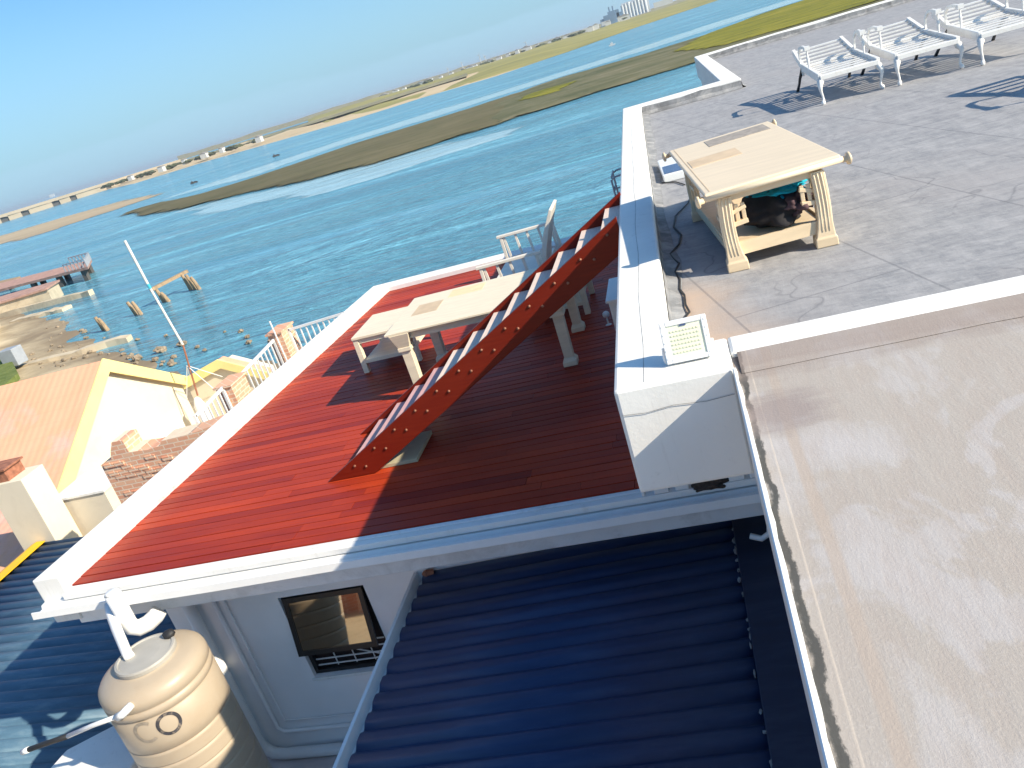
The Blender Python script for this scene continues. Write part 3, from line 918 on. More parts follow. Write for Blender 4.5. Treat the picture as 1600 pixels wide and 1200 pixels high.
# conduits and downpipe on the shaded wall
dp = MB().tube([(-6.80, 7.5, -0.49), (-6.80, 7.5, -3.05), (-6.77, 7.5, -3.20), (-6.66, 7.49, -3.30), (-6.5, 7.49, -3.33), (-4.2, 7.49, -3.36)], 0.075, 14)
dp.build('downpipe', 'pvc', LH, smooth=True)
cd = MB().tube([(-6.50, 7.57, -0.5), (-6.50, 7.57, -2.95), (-6.42, 7.57, -3.03), (-4.0, 7.57, -3.06)], 0.028, 10)
cd.tube([(-6.36, 7.58, -0.5), (-6.36, 7.58, -2.86), (-4.0, 7.58, -2.9)], 0.014, 8)
cd.build('conduit', 'wall_grey', LH, smooth=True)

# ------------------------------------------------------------------ upper house
UH = thing('flat_roofed_house', 'tall white house with flat grey roof, brown front roof and broad parapets', 'house', (5, 10, -3.45))
def ux(y): return -0.597 - 0.0248 * (y - 4.155)     # outer face of its left parapet
def ui(y): return ux(y) + 0.335 + 0.004 * (y - 4.155)
MB().prism([(ui(4.4) - 0.05, 4.62), (13.9, 4.62), (13.9, 29.6), (1.45, 29.6), (1.45, 19.0), (ui(19.0) - 0.05, 19.0)], RF - 0.25, RF).build('grey_roof', 'roofgrey', UH)
# parapets (closed loop of butted pieces in one part)
mb = MB()
mb.prism([(ux(4.155), 4.155), (0.05, 4.155), (0.05, 4.61), (ui(4.61), 4.61), (ui(19.0), 19.0), (1.55, 18.95), (1.50, 29.5), (13.6, 29.5), (13.6, 4.61), (0.051, 4.61), (0.051, 4.36), (14.0, 4.36), (14.0, 30.1), (1.13, 30.1), (1.17, 19.62), (ux(19.62), 19.62)], 1.62, T)
pp = mb.build('parapet', 'plaster', UH)
fix_normals(pp)
bv = pp.modifiers.new('bevel', 'BEVEL'); bv.width = 0.02; bv.segments = 2; bv.limit_method = 'ANGLE'
# rough waterproofing fillet at the inner foot of the parapets
def fillet(mbx, p0, p1, nrm, h=0.14, wd=0.10):
    p0, p1 = Vector(p0), Vector(p1)
    n = Vector(nrm)
    k = max(2, int((p1 - p0).length / 0.4))
    vs, fs = [], []
    for i in range(k + 1):
        p = p0.lerp(p1, i / k)
        q = noise.noise(Vector((p.x * 1.3, p.y * 1.3, 4)))
        hh, ww = h * (1 + 0.25 * q), wd * (1 + 0.5 * q)
        vs += [(p.x + n.x * 0.006, p.y + n.y * 0.006, RF + hh), (p.x + n.x * 0.02, p.y + n.y * 0.02, RF + hh * 0.4), (p.x + n.x * ww, p.y + n.y * ww, RF + 0.005)]
    for i in range(k):
        for r in range(2):
            a = i * 3 + r
            fs.append((a, a + 3, a + 4, a + 1))
    mbx.add(vs, fs)
mb = MB()
fillet(mb, (ui(4.62), 4.62, 0), (ui(19.0), 19.0, 0), (1, 0, 0), 0.1, 0.13)
fillet(mb, (ui(19.0) + 0.02, 19.0, 0), (1.55, 18.95, 0), (0, -1, 0), 0.17, 0.12)
fillet(mb, (1.55, 18.97, 0), (1.50, 29.5, 0), (1, 0, 0))
fillet(mb, (1.52, 29.5, 0), (13.6, 29.5, 0), (0, -1, 0), 0.17, 0.12)
fix_normals(mb.build('upstand', 'upstand', UH))
# brown front roof slab with its white drip edge and the cove under the cross parapet
MB().box(0.0645, 14.0, -5.0, 4.355, 1.9, 2.25).build('brown_roof', 'roofbrown', UH)
mb = MB()
vs, fs = [], []
k = 90
for i in range(k + 1):
    y_ = -5.0 + 9.15 * i / k
    j1 = 0.006 * noise.noise(Vector((y_ * 9, 0, 0)))
    vs += [(0.045, y_, 1.62), (0.042, y_, T - 0.004), (0.048, y_, T), (0.060 + j1, y_, T - 0.002), (0.066 + j1, y_, 2.2505), (0.075, y_, 1.62)]
for i in range(k):
    for r in range(6):
        r2 = (r + 1) % 6
        fs.append((i * 6 + r, i * 6 + r2, (i + 1) * 6 + r2, (i + 1) * 6 + r))
fs.append(tuple(range(6)))
fs.append(tuple(range(k * 6, k * 6 + 6)))
mb.add(vs, fs)
fix_normals(mb.build('drip_edge', 'pvc', UH))
MB().box(0.0515, 0.0645, 4.152, 4.355, 1.9, 2.2495).build('roof_edge', 'roofbrown', UH)
mb = MB()
vs, fs = [], []
for i in range(60):
    x_ = 0.085 + 13.9 * i / 59
    q = 0.02 * noise.noise(Vector((x_ * 2, 0, 7)))
    vs += [(x_, 4.357, T - 0.003), (x_, 4.30 + q, 2.272), (x_, 4.20 + q, 2.262), (x_, 4.12 + q, 2.253)]
for i in range(59):
    for r in range(3):
        a = i * 4 + r
        fs.append((a, a + 4, a + 5, a + 1))
mb.add(vs, fs)
fix_normals(mb.build('cove', 'roofbrown', UH, smooth=True))
# body below the slabs
mb = MB()
mb.box(0.30, 13.8, -4.8, 4.2, -3.6, 1.62)
mb.box(0.30, 13.8, 4.2, 7.75, -3.6, -1.2)
mb.prism([(0.30, 4.201), (13.8, 4.201), (13.8, 29.9), (1.2, 29.9), (1.2, 19.4), (ux(19.4) + 0.12, 19.4), (ux(7.7) + 0.12, 7.75), (0.30, 7.75)], -5.6, 1.62)
mb.prism([(ux(4.2) + 0.03, 4.2), (0.28, 4.2), (0.28, 7.0), (ux(7) + 0.03, 7.0)], 1.66, RF - 0.26)
fix_normals(mb.build('wall', 'plaster', UH))
# hairline coating joints drawn as thin raised lines on the fascia
mb = MB()
pts = [(-0.585, 4.149, 2.13), (-0.45, 4.149, 2.12), (-0.3, 4.149, 2.135), (-0.12, 4.149, 2.12), (0.03, 4.149, 2.13)]
mb.tube(pts, 0.0016, 5)
pts = [(-0.40 + 0.012 * math.sin(yy * 2.1), yy, T + 0.001) for yy in [4.2 + i * 0.55 for i in range(27)]]
mb.tube([(ux(p[1]) + 0.17 + 0.008 * math.sin(p[1] * 3), p[1], T + 0.0005) for p in pts], 0.0016, 5)
mb.build('coating_seam', 'upstand', UH)

# stray pipe bend near the fascia's lower right corner
mb = MB().tube([(0.06, 6.9, -0.12), (0.10, 6.86, -0.16), (0.12, 6.84, -0.5), (0.10, 6.84, -0.62), (0.02, 6.86, -0.68), (-0.08, 6.9, -0.66)], 0.03, 8)
mb.build('pipe_bend', 'pvc', LH, smooth=True)

# ------------------------------------------------------------------ navy lean-to
NL = thing('lean_to_roof', 'navy corrugated lean-to roof with pale blue edge gutter under the white fascia', 'roof', (-2, 6, -3.45))
def corrug(name, mname, parent, x0, x1, y0, y1, za, zb, pitch, amp, sharp=1.0, steps=14):
    vs, fs = [], []
    n = int((y1 - y0) / pitch * steps)
    for i in range(n + 1):
        yy = y0 + (y1 - y0) * i / n
        ph = (yy / pitch) % 1.0
        s = 0.5 + 0.5 * math.cos(2 * math.pi * ph)
        hgt = amp * (1 - (1 - s) ** sharp)
        vs += [(x0, yy, za + hgt), (x1, yy, zb + hgt), (x0, yy, za + hgt - 0.004), (x1, yy, zb + hgt - 0.004)]
    for i in range(n):
        a = i * 4
        fs += [(a, a + 1, a + 5, a + 4), (a + 2, a + 6, a + 7, a + 3), (a, a + 4, a + 6, a + 2), (a + 1, a + 3, a + 7, a + 5)]
    o = MB().add(vs, fs).build(name, mname, parent, smooth=True)
    fix_normals(o)
    for e in o.data.edges: pass
    return o
corrug('roof_sheet', 'navy', NL, -3.72, -0.16, 2.2, 7.58, -0.98, -0.86, 0.235, 0.042, 2.6)
MB().box(-0.235, 0.285, 2.2, 7.58, -0.90, -0.80).build('flashing', 'navyflash', NL, bevel=0.01)
mb = MB()
yy = 2.3
while yy < 7.5:
    mb.blob((-0.245 + random.uniform(-0.012, 0.012), yy, -0.815), (random.uniform(0.004, 0.018), random.uniform(0.012, 0.05), 0.014), int(yy * 50), 0.6, 2, 2)
    yy += random.uniform(0.06, 0.42)
mb.build('sealant', 'upstand', NL)
# gutter along the left eave: folded channel
prof = [(-3.66, -1.0), (-3.70, -1.05), (-3.80, -1.05), (-3.815, -0.93), (-3.85, -0.93), (-3.845, -1.08), (-3.66, -1.09)]
mb = MB()
mb.extr(prof, 'y', 2.2, 7.59)
fix_normals(mb.build('gutter', 'pvc', NL))
MB().tube([(-3.70, 7.55, -0.96), (-3.66, 7.52, -0.93), (-3.60, 7.54, -0.95)], 0.05, 8).build('gutter_end', 'rust', NL)
# the posts that carry it
for yy in (2.6, 5.2, 7.4):
    MB().bar((-3.6, yy, -3.5), (-3.6, yy, -1.09), 0.09, 0.09).build('post', 'pvc', NL)
# yard floor below
tag(MB().box(-7.4, 0.3, -2, 7.6, -3.55, -3.42).build('yard_paving', 'paving'), kind='structure')

# ------------------------------------------------------------------ stair
ST = thing('timber_stair', 'red varnished timber stair with pale treads leaning up against the white parapet', 'staircase', (-4.9, 9.1, 0))
SL = 0.553
def stringer(y0, y1):
    xa, xb = -4.906, -0.725
    h = 0.36
    top = (xb - xa) * SL
    poly = [(xa, 0.003), (-4.257, 0.003), (xb, top - h), (xb, top)]
    return MB().extr([(p[0], p[1]) for p in poly], 'y', y0, y1)
near = fix_normals(stringer(8.41, 8.465).build('stringer', 'stair', ST, bevel=0.006))
far_ = fix_normals(stringer(9.685, 9.74).build('stringer', 'stair', ST, bevel=0.006))
NT = 12
for k in range(1, NT + 1):
    z = 0.182 * k - 0.005
    x = -4.906 + z / SL + 0.03
    x1 = min(x + 0.30, -0.74)
    MB().box(x, x1, 8.467, 9.683, z - 0.045, z - 0.012).build('tread', 'treadtop' if k <= 4 else 'tread', ST, bevel=0.004)
    for dx, dz in ((0.08, -0.085), (0.22, -0.195)):
        bx = x + dx
        bz = (bx + 4.906) * SL + dz
        if bz < 0.04 or bx > -0.72:
            continue
        b_ = MB().tube([(bx, 8.412, bz), (bx, 8.396, bz), (bx, 8.390, bz)], [0.017, 0.014, 0.007], 10)
        b_.build('bolt', 'bolt', near)
tag(MB().box(-4.30, -3.72, 8.50, 9.25, 0.004, 0.05).build('support_board', 'beige_pad', bevel=0.004), 'pale wooden board lying on the deck under the stair foot', 'board')

# ------------------------------------------------------------------ big tan table on the upper roof
def roof_table():
    t = thing('roof_table', 'heavy tan carved table with fluted splayed legs on the grey roof', 'table', (0.52, 7.65, RF))
    # local corner points of the top at z 2.74, slightly turned
    zt = 2.74
    cs = [Vector((0.12, 6.36)), Vector((1.13, 6.56)), Vector((0.93, 9.08)), Vector((-0.09, 8.86))]
    def q(u, v):
        a = cs[0].lerp(cs[1], u); b = cs[3].lerp(cs[2], u)
        return a.lerp(b, v)
    def slab(m_, u0, u1, v0, v1, z0, z1):
        p = [q(u0, v0), q(u1, v0), q(u1, v1), q(u0, v1)]
        m_.prism([(a.x, a.y) for a in p], z0, z1)
    top = MB()
    slab(top, 0, 1, 0, 1, zt - 0.035, zt)
    slab(top, 0.02, 0.98, 0.015, 0.985, zt - 0.06, zt - 0.035)
    tp = top.build('tabletop', 'tan_light', t, bevel=0.012)
    g = MB()
    slab(g, 0.045, 0.053, 0.02, 0.98, zt - 0.001, zt + 0.002)
    g.build('edge_bead', 'inset_tan', tp)
    i1 = MB(); slab(i1, 0.34, 0.92, 0.80, 0.955, zt - 0.002, zt + 0.0035); i1.build('inset_panel', 'inset_grey', tp)
    i2 = MB(); slab(i2, 0.07, 0.50, 0.47, 0.62, zt - 0.002, zt + 0.003); i2.build('inset_panel', 'inset_tan', tp)
    # turned scroll rolls along the two short sides with end caps
    for v, o in ((0.0, 0.006), (1.0, -0.006)):
        a, b = q(-0.01, v), q(1.01, v)
        d = (q(0.5, 1) - q(0.5, 0)).normalized() * o
        r = MB().tube([(a.x + d.x, a.y + d.y, zt - 0.04), (b.x + d.x, b.y + d.y, zt - 0.04)], 0.022, 12)
        rl = r.build('scroll_rail', 'tan_light', t, smooth=True)
        for p, s in ((a, -1), (b, 1)):
            e = (b - a).normalized() * s
            c0 = Vector((p.x + d.x, p.y + d.y, zt - 0.045))
            e3 = Vector((e.x, e.y, 0))
            MB().tube([c0, c0 + e3 * 0.03, c0 + e3 * 0.035, c0 + e3 * 0.05, c0 + e3 * 0.06], [0.022, 0.022, 0.045, 0.048, 0.03], 14).build('knob', 'tan', rl, smooth=True)
    # legs: bowed, fluted, splayed foot block
    lc = [Vector((0.245, 6.50)), Vector((0.965, 6.60)), Vector((0.80, 8.60)), Vector((0.06, 8.42))]
    ctr = sum(lc, Vector((0, 0))) / 4
    for i, p in enumerate(lc):
        out = Vector((1 if i in (1, 2) else -1, 0))
        m_ = MB()
        prof = [(0.0, 0.082), (0.07, 0.080), (0.08, 0.070), (0.14, 0.060), (0.22, 0.052), (0.36, 0.050), (0.46, 0.050), (0.58, 0.048)]
        vs, fs = [], []
        for z, hw in prof:
            off = 0.014 * math.sin(max(0, (z - 0.05) / 0.55) * math.pi) * (1 if z > 0.1 else 0)
            c_ = Vector((p.x + out.x * (off - 0.02), p.y))
            vs += [(c_.x - hw, c_.y - hw, RF + z + 0.002), (c_.x + hw, c_.y - hw, RF + z + 0.002), (c_.x + hw, c_.y + hw, RF + z + 0.002), (c_.x - hw, c_.y + hw, RF + z + 0.002)]
        for r in range(len(prof) - 1):
            for k in range(4):
                k2 = (k + 1) % 4
                fs.append((r * 4 + k, r * 4 + k2, r * 4 + 4 + k2, r * 4 + 4 + k))
        fs += [(3, 2, 1, 0), tuple(range(len(vs) - 4, len(vs)))]
        m_.add(vs, fs)
        lg = m_.build('leg', 'tan', t, bevel=0.01)
        # raised flutes on the faces seen from outside
        fl = MB()
        for dx in (-0.026, 0.0, 0.026):
            pts = []
            for z in (0.12, 0.22, 0.32, 0.42, 0.52, 0.57):
                off = 0.014 * math.sin((z - 0.05) / 0.55 * math.pi)
                pts.append((p.x + out.x * (off - 0.02) + dx, p.y - 0.050 - (0.012 if z < 0.17 else 0), RF + z))
            fl.tube(pts, 0.006, 6)
        for dy in (-0.036, 0.0, 0.036):
            pts = []
            for z in (0.12, 0.22, 0.32, 0.42, 0.52, 0.57):
                off = 0.014 * math.sin((z - 0.05) / 0.55 * math.pi)
                pts.append((p.x + out.x * (off - 0.02 + 0.051), p.y + dy, RF + z))
            fl.tube(pts, 0.006, 6)
        fl.build('fluting', 'tan_light', lg, smooth=True)
    # aprons with corner brackets and the shelf
    ap = MB()
    for a, b in ((0, 1), (1, 2), (2, 3), (3, 0)):
        A, B = lc[a], lc[b]
        ap.bar((A.x, A.y, RF + 0.57), (B.x, B.y, RF + 0.57), 0.03, 0.06)
    ap.build('apron', 'tan', t)
    for a, b in ((0, 1), (1, 0), (3, 0), (0, 3), (2, 1), (1, 2)):
        A, B = Vector((lc[a].x, lc[a].y)), Vector((lc[b].x, lc[b].y))
        d = (B - A).normalized()
        k = 1.0 if abs(d.x) > 0.5 else 2.0
        br = MB()
        for s in (0.09, 0.14):
            P_ = A + d * s * k
            br.bar((P_.x, P_.y, RF + 0.36), (P_.x, P_.y, RF + 0.50), 0.03, 0.02)
        P1, P2 = A + d * 0.05, A + d * 0.16 * k
        br.bar((P1.x, P1.y, RF + 0.35), (P2.x, P2.y, RF + 0.36), 0.05, 0.035)
        br.bar((P1.x, P1.y, RF + 0.44), (P2.x, P2.y, RF + 0.47), 0.03, 0.03)
        br.build('corner_bracket', 'tan', t, bevel=0.004)
    sh = MB()
    sh.prism([(0.21, 6.52), (0.93, 6.62), (0.80, 8.58), (0.07, 8.40)], RF + 0.15, RF + 0.185)
    for a, b in ((0, 1), (1, 2), (2, 3), (3, 0)):
        A, B = lc[a], lc[b]
        sh.bar((A.x, A.y, RF + 0.155), (B.x, B.y, RF + 0.155), 0.03, 0.10)
    sh.build('shelf', 'tan', t)
    return t
roof_table()
# the bag and clothes on its shelf
bag = thing('cloth_bundle', 'black bundle with turquoise cloth stuffed on the tan roof table shelf', 'bag', (0.5, 7.2, RF + 0.187))
MB().blob((0.655, 7.0, RF + 0.305), (0.27, 0.40, 0.15), 2, 0.26, 4, 1.6, flat=-0.115).build('bag_body', 'bag_black', bag, smooth=True)
MB().blob((0.70, 7.02, RF + 0.435), (0.21, 0.30, 0.065), 6, 0.5, 4, 2.2).build('turquoise_cloth', 'bag_teal', bag, smooth=True)
MB().blob((0.80, 6.78, RF + 0.35), (0.12, 0.20, 0.085), 9, 0.45, 4, 2.2).build('brown_cloth', 'bag_brown', bag, smooth=True)

# ------------------------------------------------------------------ garden benches on the upper roof
def make_bench():
    t = thing('garden_bench', 'white slatted garden bench nearest the tan roof table', 'bench', (2.63, 13.65, RF), 'white garden benches on the grey roof')
    X0, Y0, Z0 = t.location
    def P(x, y, z): return (X0 + x, Y0 + y, Z0 + z)
    hw = 0.41
    f = MB()
    for sx in (-1, 1):
        f.bar(P(sx * hw, 0.02, 0.385), P(sx * hw, 1.48, 0.455), 0.05, 0.12)
    f.bar(P(-hw, 0.03, 0.385), P(hw, 0.03, 0.385), 0.10, 0.065)
    f.bar(P(-hw, 1.46, 0.45), P(hw, 1.46, 0.45), 0.06, 0.05)
    f.build('seat_frame', 'bench', t, bevel=0.006)
    s = MB()
    for k in range(7):
        yy = 0.19 + k * 0.195
        zz = 0.392 + 0.07 * yy / 1.48
        s.bar(P(-hw, yy, zz), P(hw, yy, zz), 0.105, 0.012)
    s.build('seat', 'bench', t)
    b = MB()
    by0, by1, bz0, bz1 = 1.48, 2.35, 0.47, 0.645
    for sx in (-1, 1):
        b.bar(P(sx * hw, by0 - 0.05, bz0 - 0.02), P(sx * (hw - 0.02), by1, bz1), 0.05, 0.10)
    for k in range(5):
        k_ = k / 4
        yy, zz = by0 + 0.1 + (by1 - by0 - 0.1) * k_, bz0 + 0.02 + (bz1 - bz0 - 0.02) * k_
        b.bar(P(-hw, yy, zz), P(hw, yy, zz), 0.075 if k < 4 else 0.13, 0.02)
    b.build('backrest', 'bench', t)
    for sx in (-1, 1):
        a = MB()
        a.tube([P(sx * hw, 0.85, 0.42), P(sx * hw, 0.85, 0.50), P(sx * hw, 0.85, 0.56), P(sx * hw, 0.85, 0.62), P(sx * hw, 0.85, 0.66), P(sx * hw, 0.85, 0.77)], [0.022, 0.012, 0.018, 0.024, 0.012, 0.018], 10)
        a.box(X0 + sx * hw - 0.04, X0 + sx * hw + 0.04, Y0 + 0.78, Y0 + 0.92, Z0 + 0.75, Z0 + 0.81)
        a.build('arm_post', 'bench', t, smooth=False)
        a = MB()
        pts = [P(sx * (hw + 0.005), 0.9, 0.785), P(sx * (hw + 0.015), 1.15, 0.79), P(sx * (hw + 0.02), 1.38, 0.765), P(sx * (hw + 0.02), 1.52, 0.69), P(sx * (hw + 0.015), 1.55, 0.58), P(sx * (hw + 0.01), 1.52, 0.46), P(sx * (hw + 0.01), 1.45, 0.33)]
        for p0, p1 in zip(pts[:-1], pts[1:]):
            a.bar(p0, p1, 0.045, 0.03, up=(1, 0, 0))
        a.build('armrest', 'bench', t)
        # cabriole front leg
        lg = MB()
        pts = [P(sx * (hw - 0.02), 0.05, 0.37), P(sx * (hw + 0.0), 0.02, 0.33), P(sx * (hw + 0.022), -0.03, 0.27), P(sx * (hw + 0.018), -0.02, 0.20), P(sx * (hw - 0.0), 0.0, 0.12), P(sx * (hw - 0.005), 0.0, 0.07), P(sx * (hw + 0.005), -0.02, 0.045), P(sx * (hw + 0.01), -0.03, 0.015), P(sx * (hw + 0.01), -0.03, 0.0)]
        lg.tube(pts, [0.042, 0.052, 0.034, 0.021, 0.016, 0.016, 0.03, 0.03, 0.016], 10)
        lg.build('front_leg', 'bench', t, smooth=True)
        lg = MB()
        lg.tube([P(sx * hw, 1.5, 0.44), P(sx * (hw + 0.012), 1.85, 0.26), P(sx * (hw + 0.005), 2.1, 0.13), P(sx * (hw + 0.02), 2.3, 0.0)], [0.032, 0.026, 0.022, 0.028], 8)
        lg.build('rear_leg', 'black', t, smooth=True)  # rear legs coloured near black, the rest white
    return t
bench = make_bench()
for x, y, rz, lab in ((3.67, 13.52, 0.0, 'white slatted garden bench standing second in the row on the grey roof'),
                      (4.71, 13.30, -0.03, 'white slatted garden bench third from the tan table, cut by the frame'),
                      (5.0, 8.95, 0.12, 'white garden bench throwing its arm shadow in from the right edge')):
    c = copy_tree(bench)
    c.location = (x, y, RF)
    c.rotation_euler.z = rz
    c['label'] = lab

# ------------------------------------------------------------------ white box and cable behind the table
bx = thing('solar_lamp', 'white boxed solar lamp lying on the roof behind the tan table', 'solar lamp', (-0.12, 11.2, RF))
o = MB().prism([(-0.24, 10.75), (0.04, 10.75), (0.0, 12.0), (-0.30, 12.0)], RF + 0.002, RF + 0.10).build('housing', 'pvc', bx, bevel=0.01)
MB().prism([(-0.215, 10.80), (0.015, 10.80), (0.0, 11.35), (-0.235, 11.35)], RF + 0.1005, RF + 0.106).build('shade_panel', 'solar', bx)  # dark blue sheet puts the box's bluish shade into the colour
pts = [(0.0, 10.28), (-0.10, 10.6), (-0.27, 10.77)]
pts2 = [(0.02, 9.4), (-0.01, 9.2), (-0.16, 8.75), (-0.19, 8.3), (-0.13, 7.93), (-0.16, 7.6), (-0.25, 7.33), (-0.22, 7.15), (-0.18, 6.98), (-0.22, 6.75), (-0.19, 6.53), (-0.20, 6.27), (-0.17, 6.1), (-0.17, 5.87), (-0.15, 5.7), (-0.19, 5.6), (-0.17, 5.2)]
tag(MB().tube([(x, y, RF + 0.016) for x, y in pts2], 0.009, 6).build('power_cable', 'hose'), 'long thin black cable snaking along the grey roof beside the parapet', 'cable')
tag(MB().tube([(x, y, RF + 0.012) for x, y in pts], 0.008, 6).build('power_cable', 'hose'), 'short black wire lying by the white solar lamp', 'cable')

# ------------------------------------------------------------------ floodlight on the parapet corner
fl = thing('floodlight', 'square white LED floodlight with yellowish lens on the white parapet corner', 'floodlight', (-0.17, 4.42, T))
tilt = R_(16)
def fp(x, d, h): # x across, h up the face, d out of the face towards the camera
    return (-0.165 + x, 4.345 - d * math.cos(tilt) + h * math.sin(tilt), T + 0.012 + h * math.cos(tilt) + d * math.sin(tilt))
def fbox(m_, x0, x1, h0, h1, d0, d1):
    m_.add([fp(x, d, h) for d in (d0, d1) for x, h in ((x0, h0), (x1, h0), (x1, h1), (x0, h1))],
           [(3, 2, 1, 0), (4, 5, 6, 7), (0, 1, 5, 4), (1, 2, 6, 5), (2, 3, 7, 6), (3, 0, 4, 7)])
W2, HH = 0.128, 0.235
m_ = MB(); fbox(m_, -W2, W2, 0, HH, -0.03, 0.004); fix_normals(m_.build('housing', 'pvc', fl, bevel=0.012))
m_ = MB()
for a in ((-W2, -W2 + 0.03, 0, HH), (W2 - 0.03, W2, 0, HH), (-W2 + 0.03, W2 - 0.03, 0, 0.028), (-W2 + 0.03, W2 - 0.03, HH - 0.028, HH)):
    fbox(m_, a[0], a[1], a[2], a[3], 0.005, 0.014)
fr = fix_normals(m_.build('bezel', 'pvc', fl, bevel=0.004))
m_ = MB()
for k in range(5):
    for a in ((-W2 + 0.012, 0.03 + k * 0.045), (W2 - 0.012, 0.03 + k * 0.045)):
        fbox(m_, a[0] - 0.003, a[0] + 0.003, a[1] - 0.003, a[1] + 0.003, 0.013, 0.017)
fix_normals(m_.build('screws', 'fascia', fr))
m_ = MB(); fbox(m_, -W2 + 0.03, W2 - 0.03, 0.028, HH - 0.028, 0.004, 0.007); pn = fix_normals(m_.build('lens', 'led', fl))
m_ = MB()
for r in range(6):
    for k in range(9):
        x = -0.072 + k * 0.018; h = 0.055 + r * 0.024
        fbox(m_, x - 0.0055, x + 0.0055, h - 0.004, h + 0.004, 0.007, 0.011)
fix_normals(m_.build('led_grid', 'ledbead', pn))
m_ = MB(); fbox(m_, -0.02, 0.015, 0.197, 0.206, 0.007, 0.012); fix_normals(m_.build('sensor', 'solar', pn))
MB().tube([(-0.30, 4.375, T + 0.10), (-0.305, 4.375, T + 0.03), (-0.30, 4.375, T + 0.006), (-0.17, 4.375, T + 0.006), (-0.035, 4.375, T + 0.006), (-0.028, 4.375, T + 0.10)], 0.007, 6).build('bracket', 'pvc', fl)

# ------------------------------------------------------------------ deck furniture
def deck_table():
    t = thing('deck_table', 'long cream garden table on the red deck beyond the stair', 'table', (-3.1, 11.3, 0))
    tp = MB().box(-4.43, -1.78, 10.52, 12.22, 1.015, 1.05).build('tabletop', 'cream_furn', t, bevel=0.008)
    MB().box(-3.75, -3.2, 11.75, 12.12, 1.0495, 1.0525).build('inset_panel', 'inset_pale', tp)
    MB().box(-4.2, -3.8, 11.2, 11.7, 1.0495, 1.0525).build('inset_panel', 'inset_tan', tp)
    MB().box(-4.30, -1.90, 10.62, 10.66, 0.90, 1.013).box(-4.30, -1.90, 12.08, 12.12, 0.90, 1.013).box(-4.30, -4.26, 10.66, 12.08, 0.90, 1.013).box(-1.94, -1.90, 10.66, 12.08, 0.90, 1.013).build('apron', 'cream_furn', t)
    for x in (-4.22, -1.99):
        for y in (10.66, 12.02):
            m_ = MB()
            s = 1 if x > -3 else -1
            for (z0, z1, w0, w1) in ((0.0, 0.07, 0.10, 0.10), (0.07, 0.12, 0.10, 0.066), (0.12, 0.74, 0.066, 0.072), (0.74, 0.80, 0.10, 0.10), (0.80, 1.012, 0.09, 0.15)):
                vs = []
                for z, w_ in ((z0, w0), (z1, w1)):
                    vs += [(x - w_, y - w_, z + 0.003), (x + w_, y - w_, z + 0.003), (x + w_, y + w_, z + 0.003), (x - w_, y + w_, z + 0.003)]
                m_.add(vs, [(3, 2, 1, 0), (4, 5, 6, 7), (0, 1, 5, 4), (1, 2, 6, 5), (2, 3, 7, 6), (3, 0, 4, 7)])
            m_.build('leg', 'cream_furn', t, bevel=0.006)
    return t
deck_table()
def side_table():
    t = thing('side_table', 'low cream side table with shelf at the left end of the long table', 'side table', (-5.18, 12.8, 0), 'low shelved side tables on the deck')
    MB().box(-5.70, -4.66, 12.20, 13.40, 0.60, 0.647).build('tabletop', 'cream_furn', t, bevel=0.008)
    MB().box(-5.66, -4.70, 12.24, 12.28, 0.52, 0.598).box(-5.66, -4.70, 13.32, 13.36, 0.52, 0.598).box(-5.66, -5.62, 12.28, 13.32, 0.52, 0.598).box(-4.74, -4.70, 12.28, 13.32, 0.52, 0.598).build('apron', 'cream_furn', t)
    for x in (-5.65, -4.71):
        for y in (12.27, 13.33):
            MB().box(x - 0.045, x + 0.045, y - 0.05, y + 0.05, 0.003, 0.60).build('leg', 'cream_furn', t, bevel=0.005)
    MB().box(-5.605, -4.755, 12.22, 13.38, 0.17, 0.23).build('shelf', 'cream_furn', t, bevel=0.005)
    return t
s1 = side_table()
s2 = copy_tree(s1)
s2.location = (-2.36, 13.25, 0)
s2['label'] = 'low cream side table in shade beyond the long table\'s right legs'
def armchair():
    t = thing('garden_armchair', 'pale slatted garden armchair with tall curved back at the far side of the deck', 'armchair', (-3.0, 15.1, 0), 'pale garden armchairs')
    X0, Y0, _ = t.location
    for yy in (-1.1, 1.12):
        a = MB()
        a.bar((X0 - 0.80, Y0 + yy, 0.86), (X0 + 0.40, Y0 + yy, 0.88), 0.09, 0.05)
        sd = a.build('armrest', 'chairwhite', t, bevel=0.006)
        a = MB()
        for k in range(5):
            xx = X0 - 0.66 + k * 0.24
            a.bar((xx + 0.05, Y0 + yy, 0.28), (xx, Y0 + yy, 0.835), 0.045, 0.03)
        a.bar((X0 - 0.66, Y0 + yy, 0.30), (X0 + 0.42, Y0 + yy, 0.30), 0.04, 0.06)
        a.build('slatted_side', 'chairwhite', sd)
        MB().bar((X0 - 0.70, Y0 + yy, 0.003), (X0 - 0.72, Y0 + yy, 0.835), 0.06, 0.06).build('leg', 'chairwhite', t, bevel=0.005)
        MB().bar((X0 + 0.45, Y0 + yy, 0.003), (X0 + 0.36, Y0 + yy, 0.84), 0.06, 0.06).build('leg', 'chairwhite', t, bevel=0.005)
    MB().box(X0 - 0.70, X0 + 0.30, Y0 - 1.05, Y0 + 1.05, 0.34, 0.40).build('seat', 'chairwhite', t, bevel=0.01)
    b = MB()
    pr = [(0.20, 0.40), (0.28, 0.70), (0.42, 1.05), (0.62, 1.42), (0.67, 1.40), (0.50, 1.02), (0.38, 0.70), (0.30, 0.40)]
    b.extr([(X0 + p[0], p[1]) for p in pr], 'y', Y0 - 0.45, Y0 + 0.45)
    fix_normals(b.build('backrest', 'chairwhite', t, bevel=0.006))
    return t
ac = armchair()
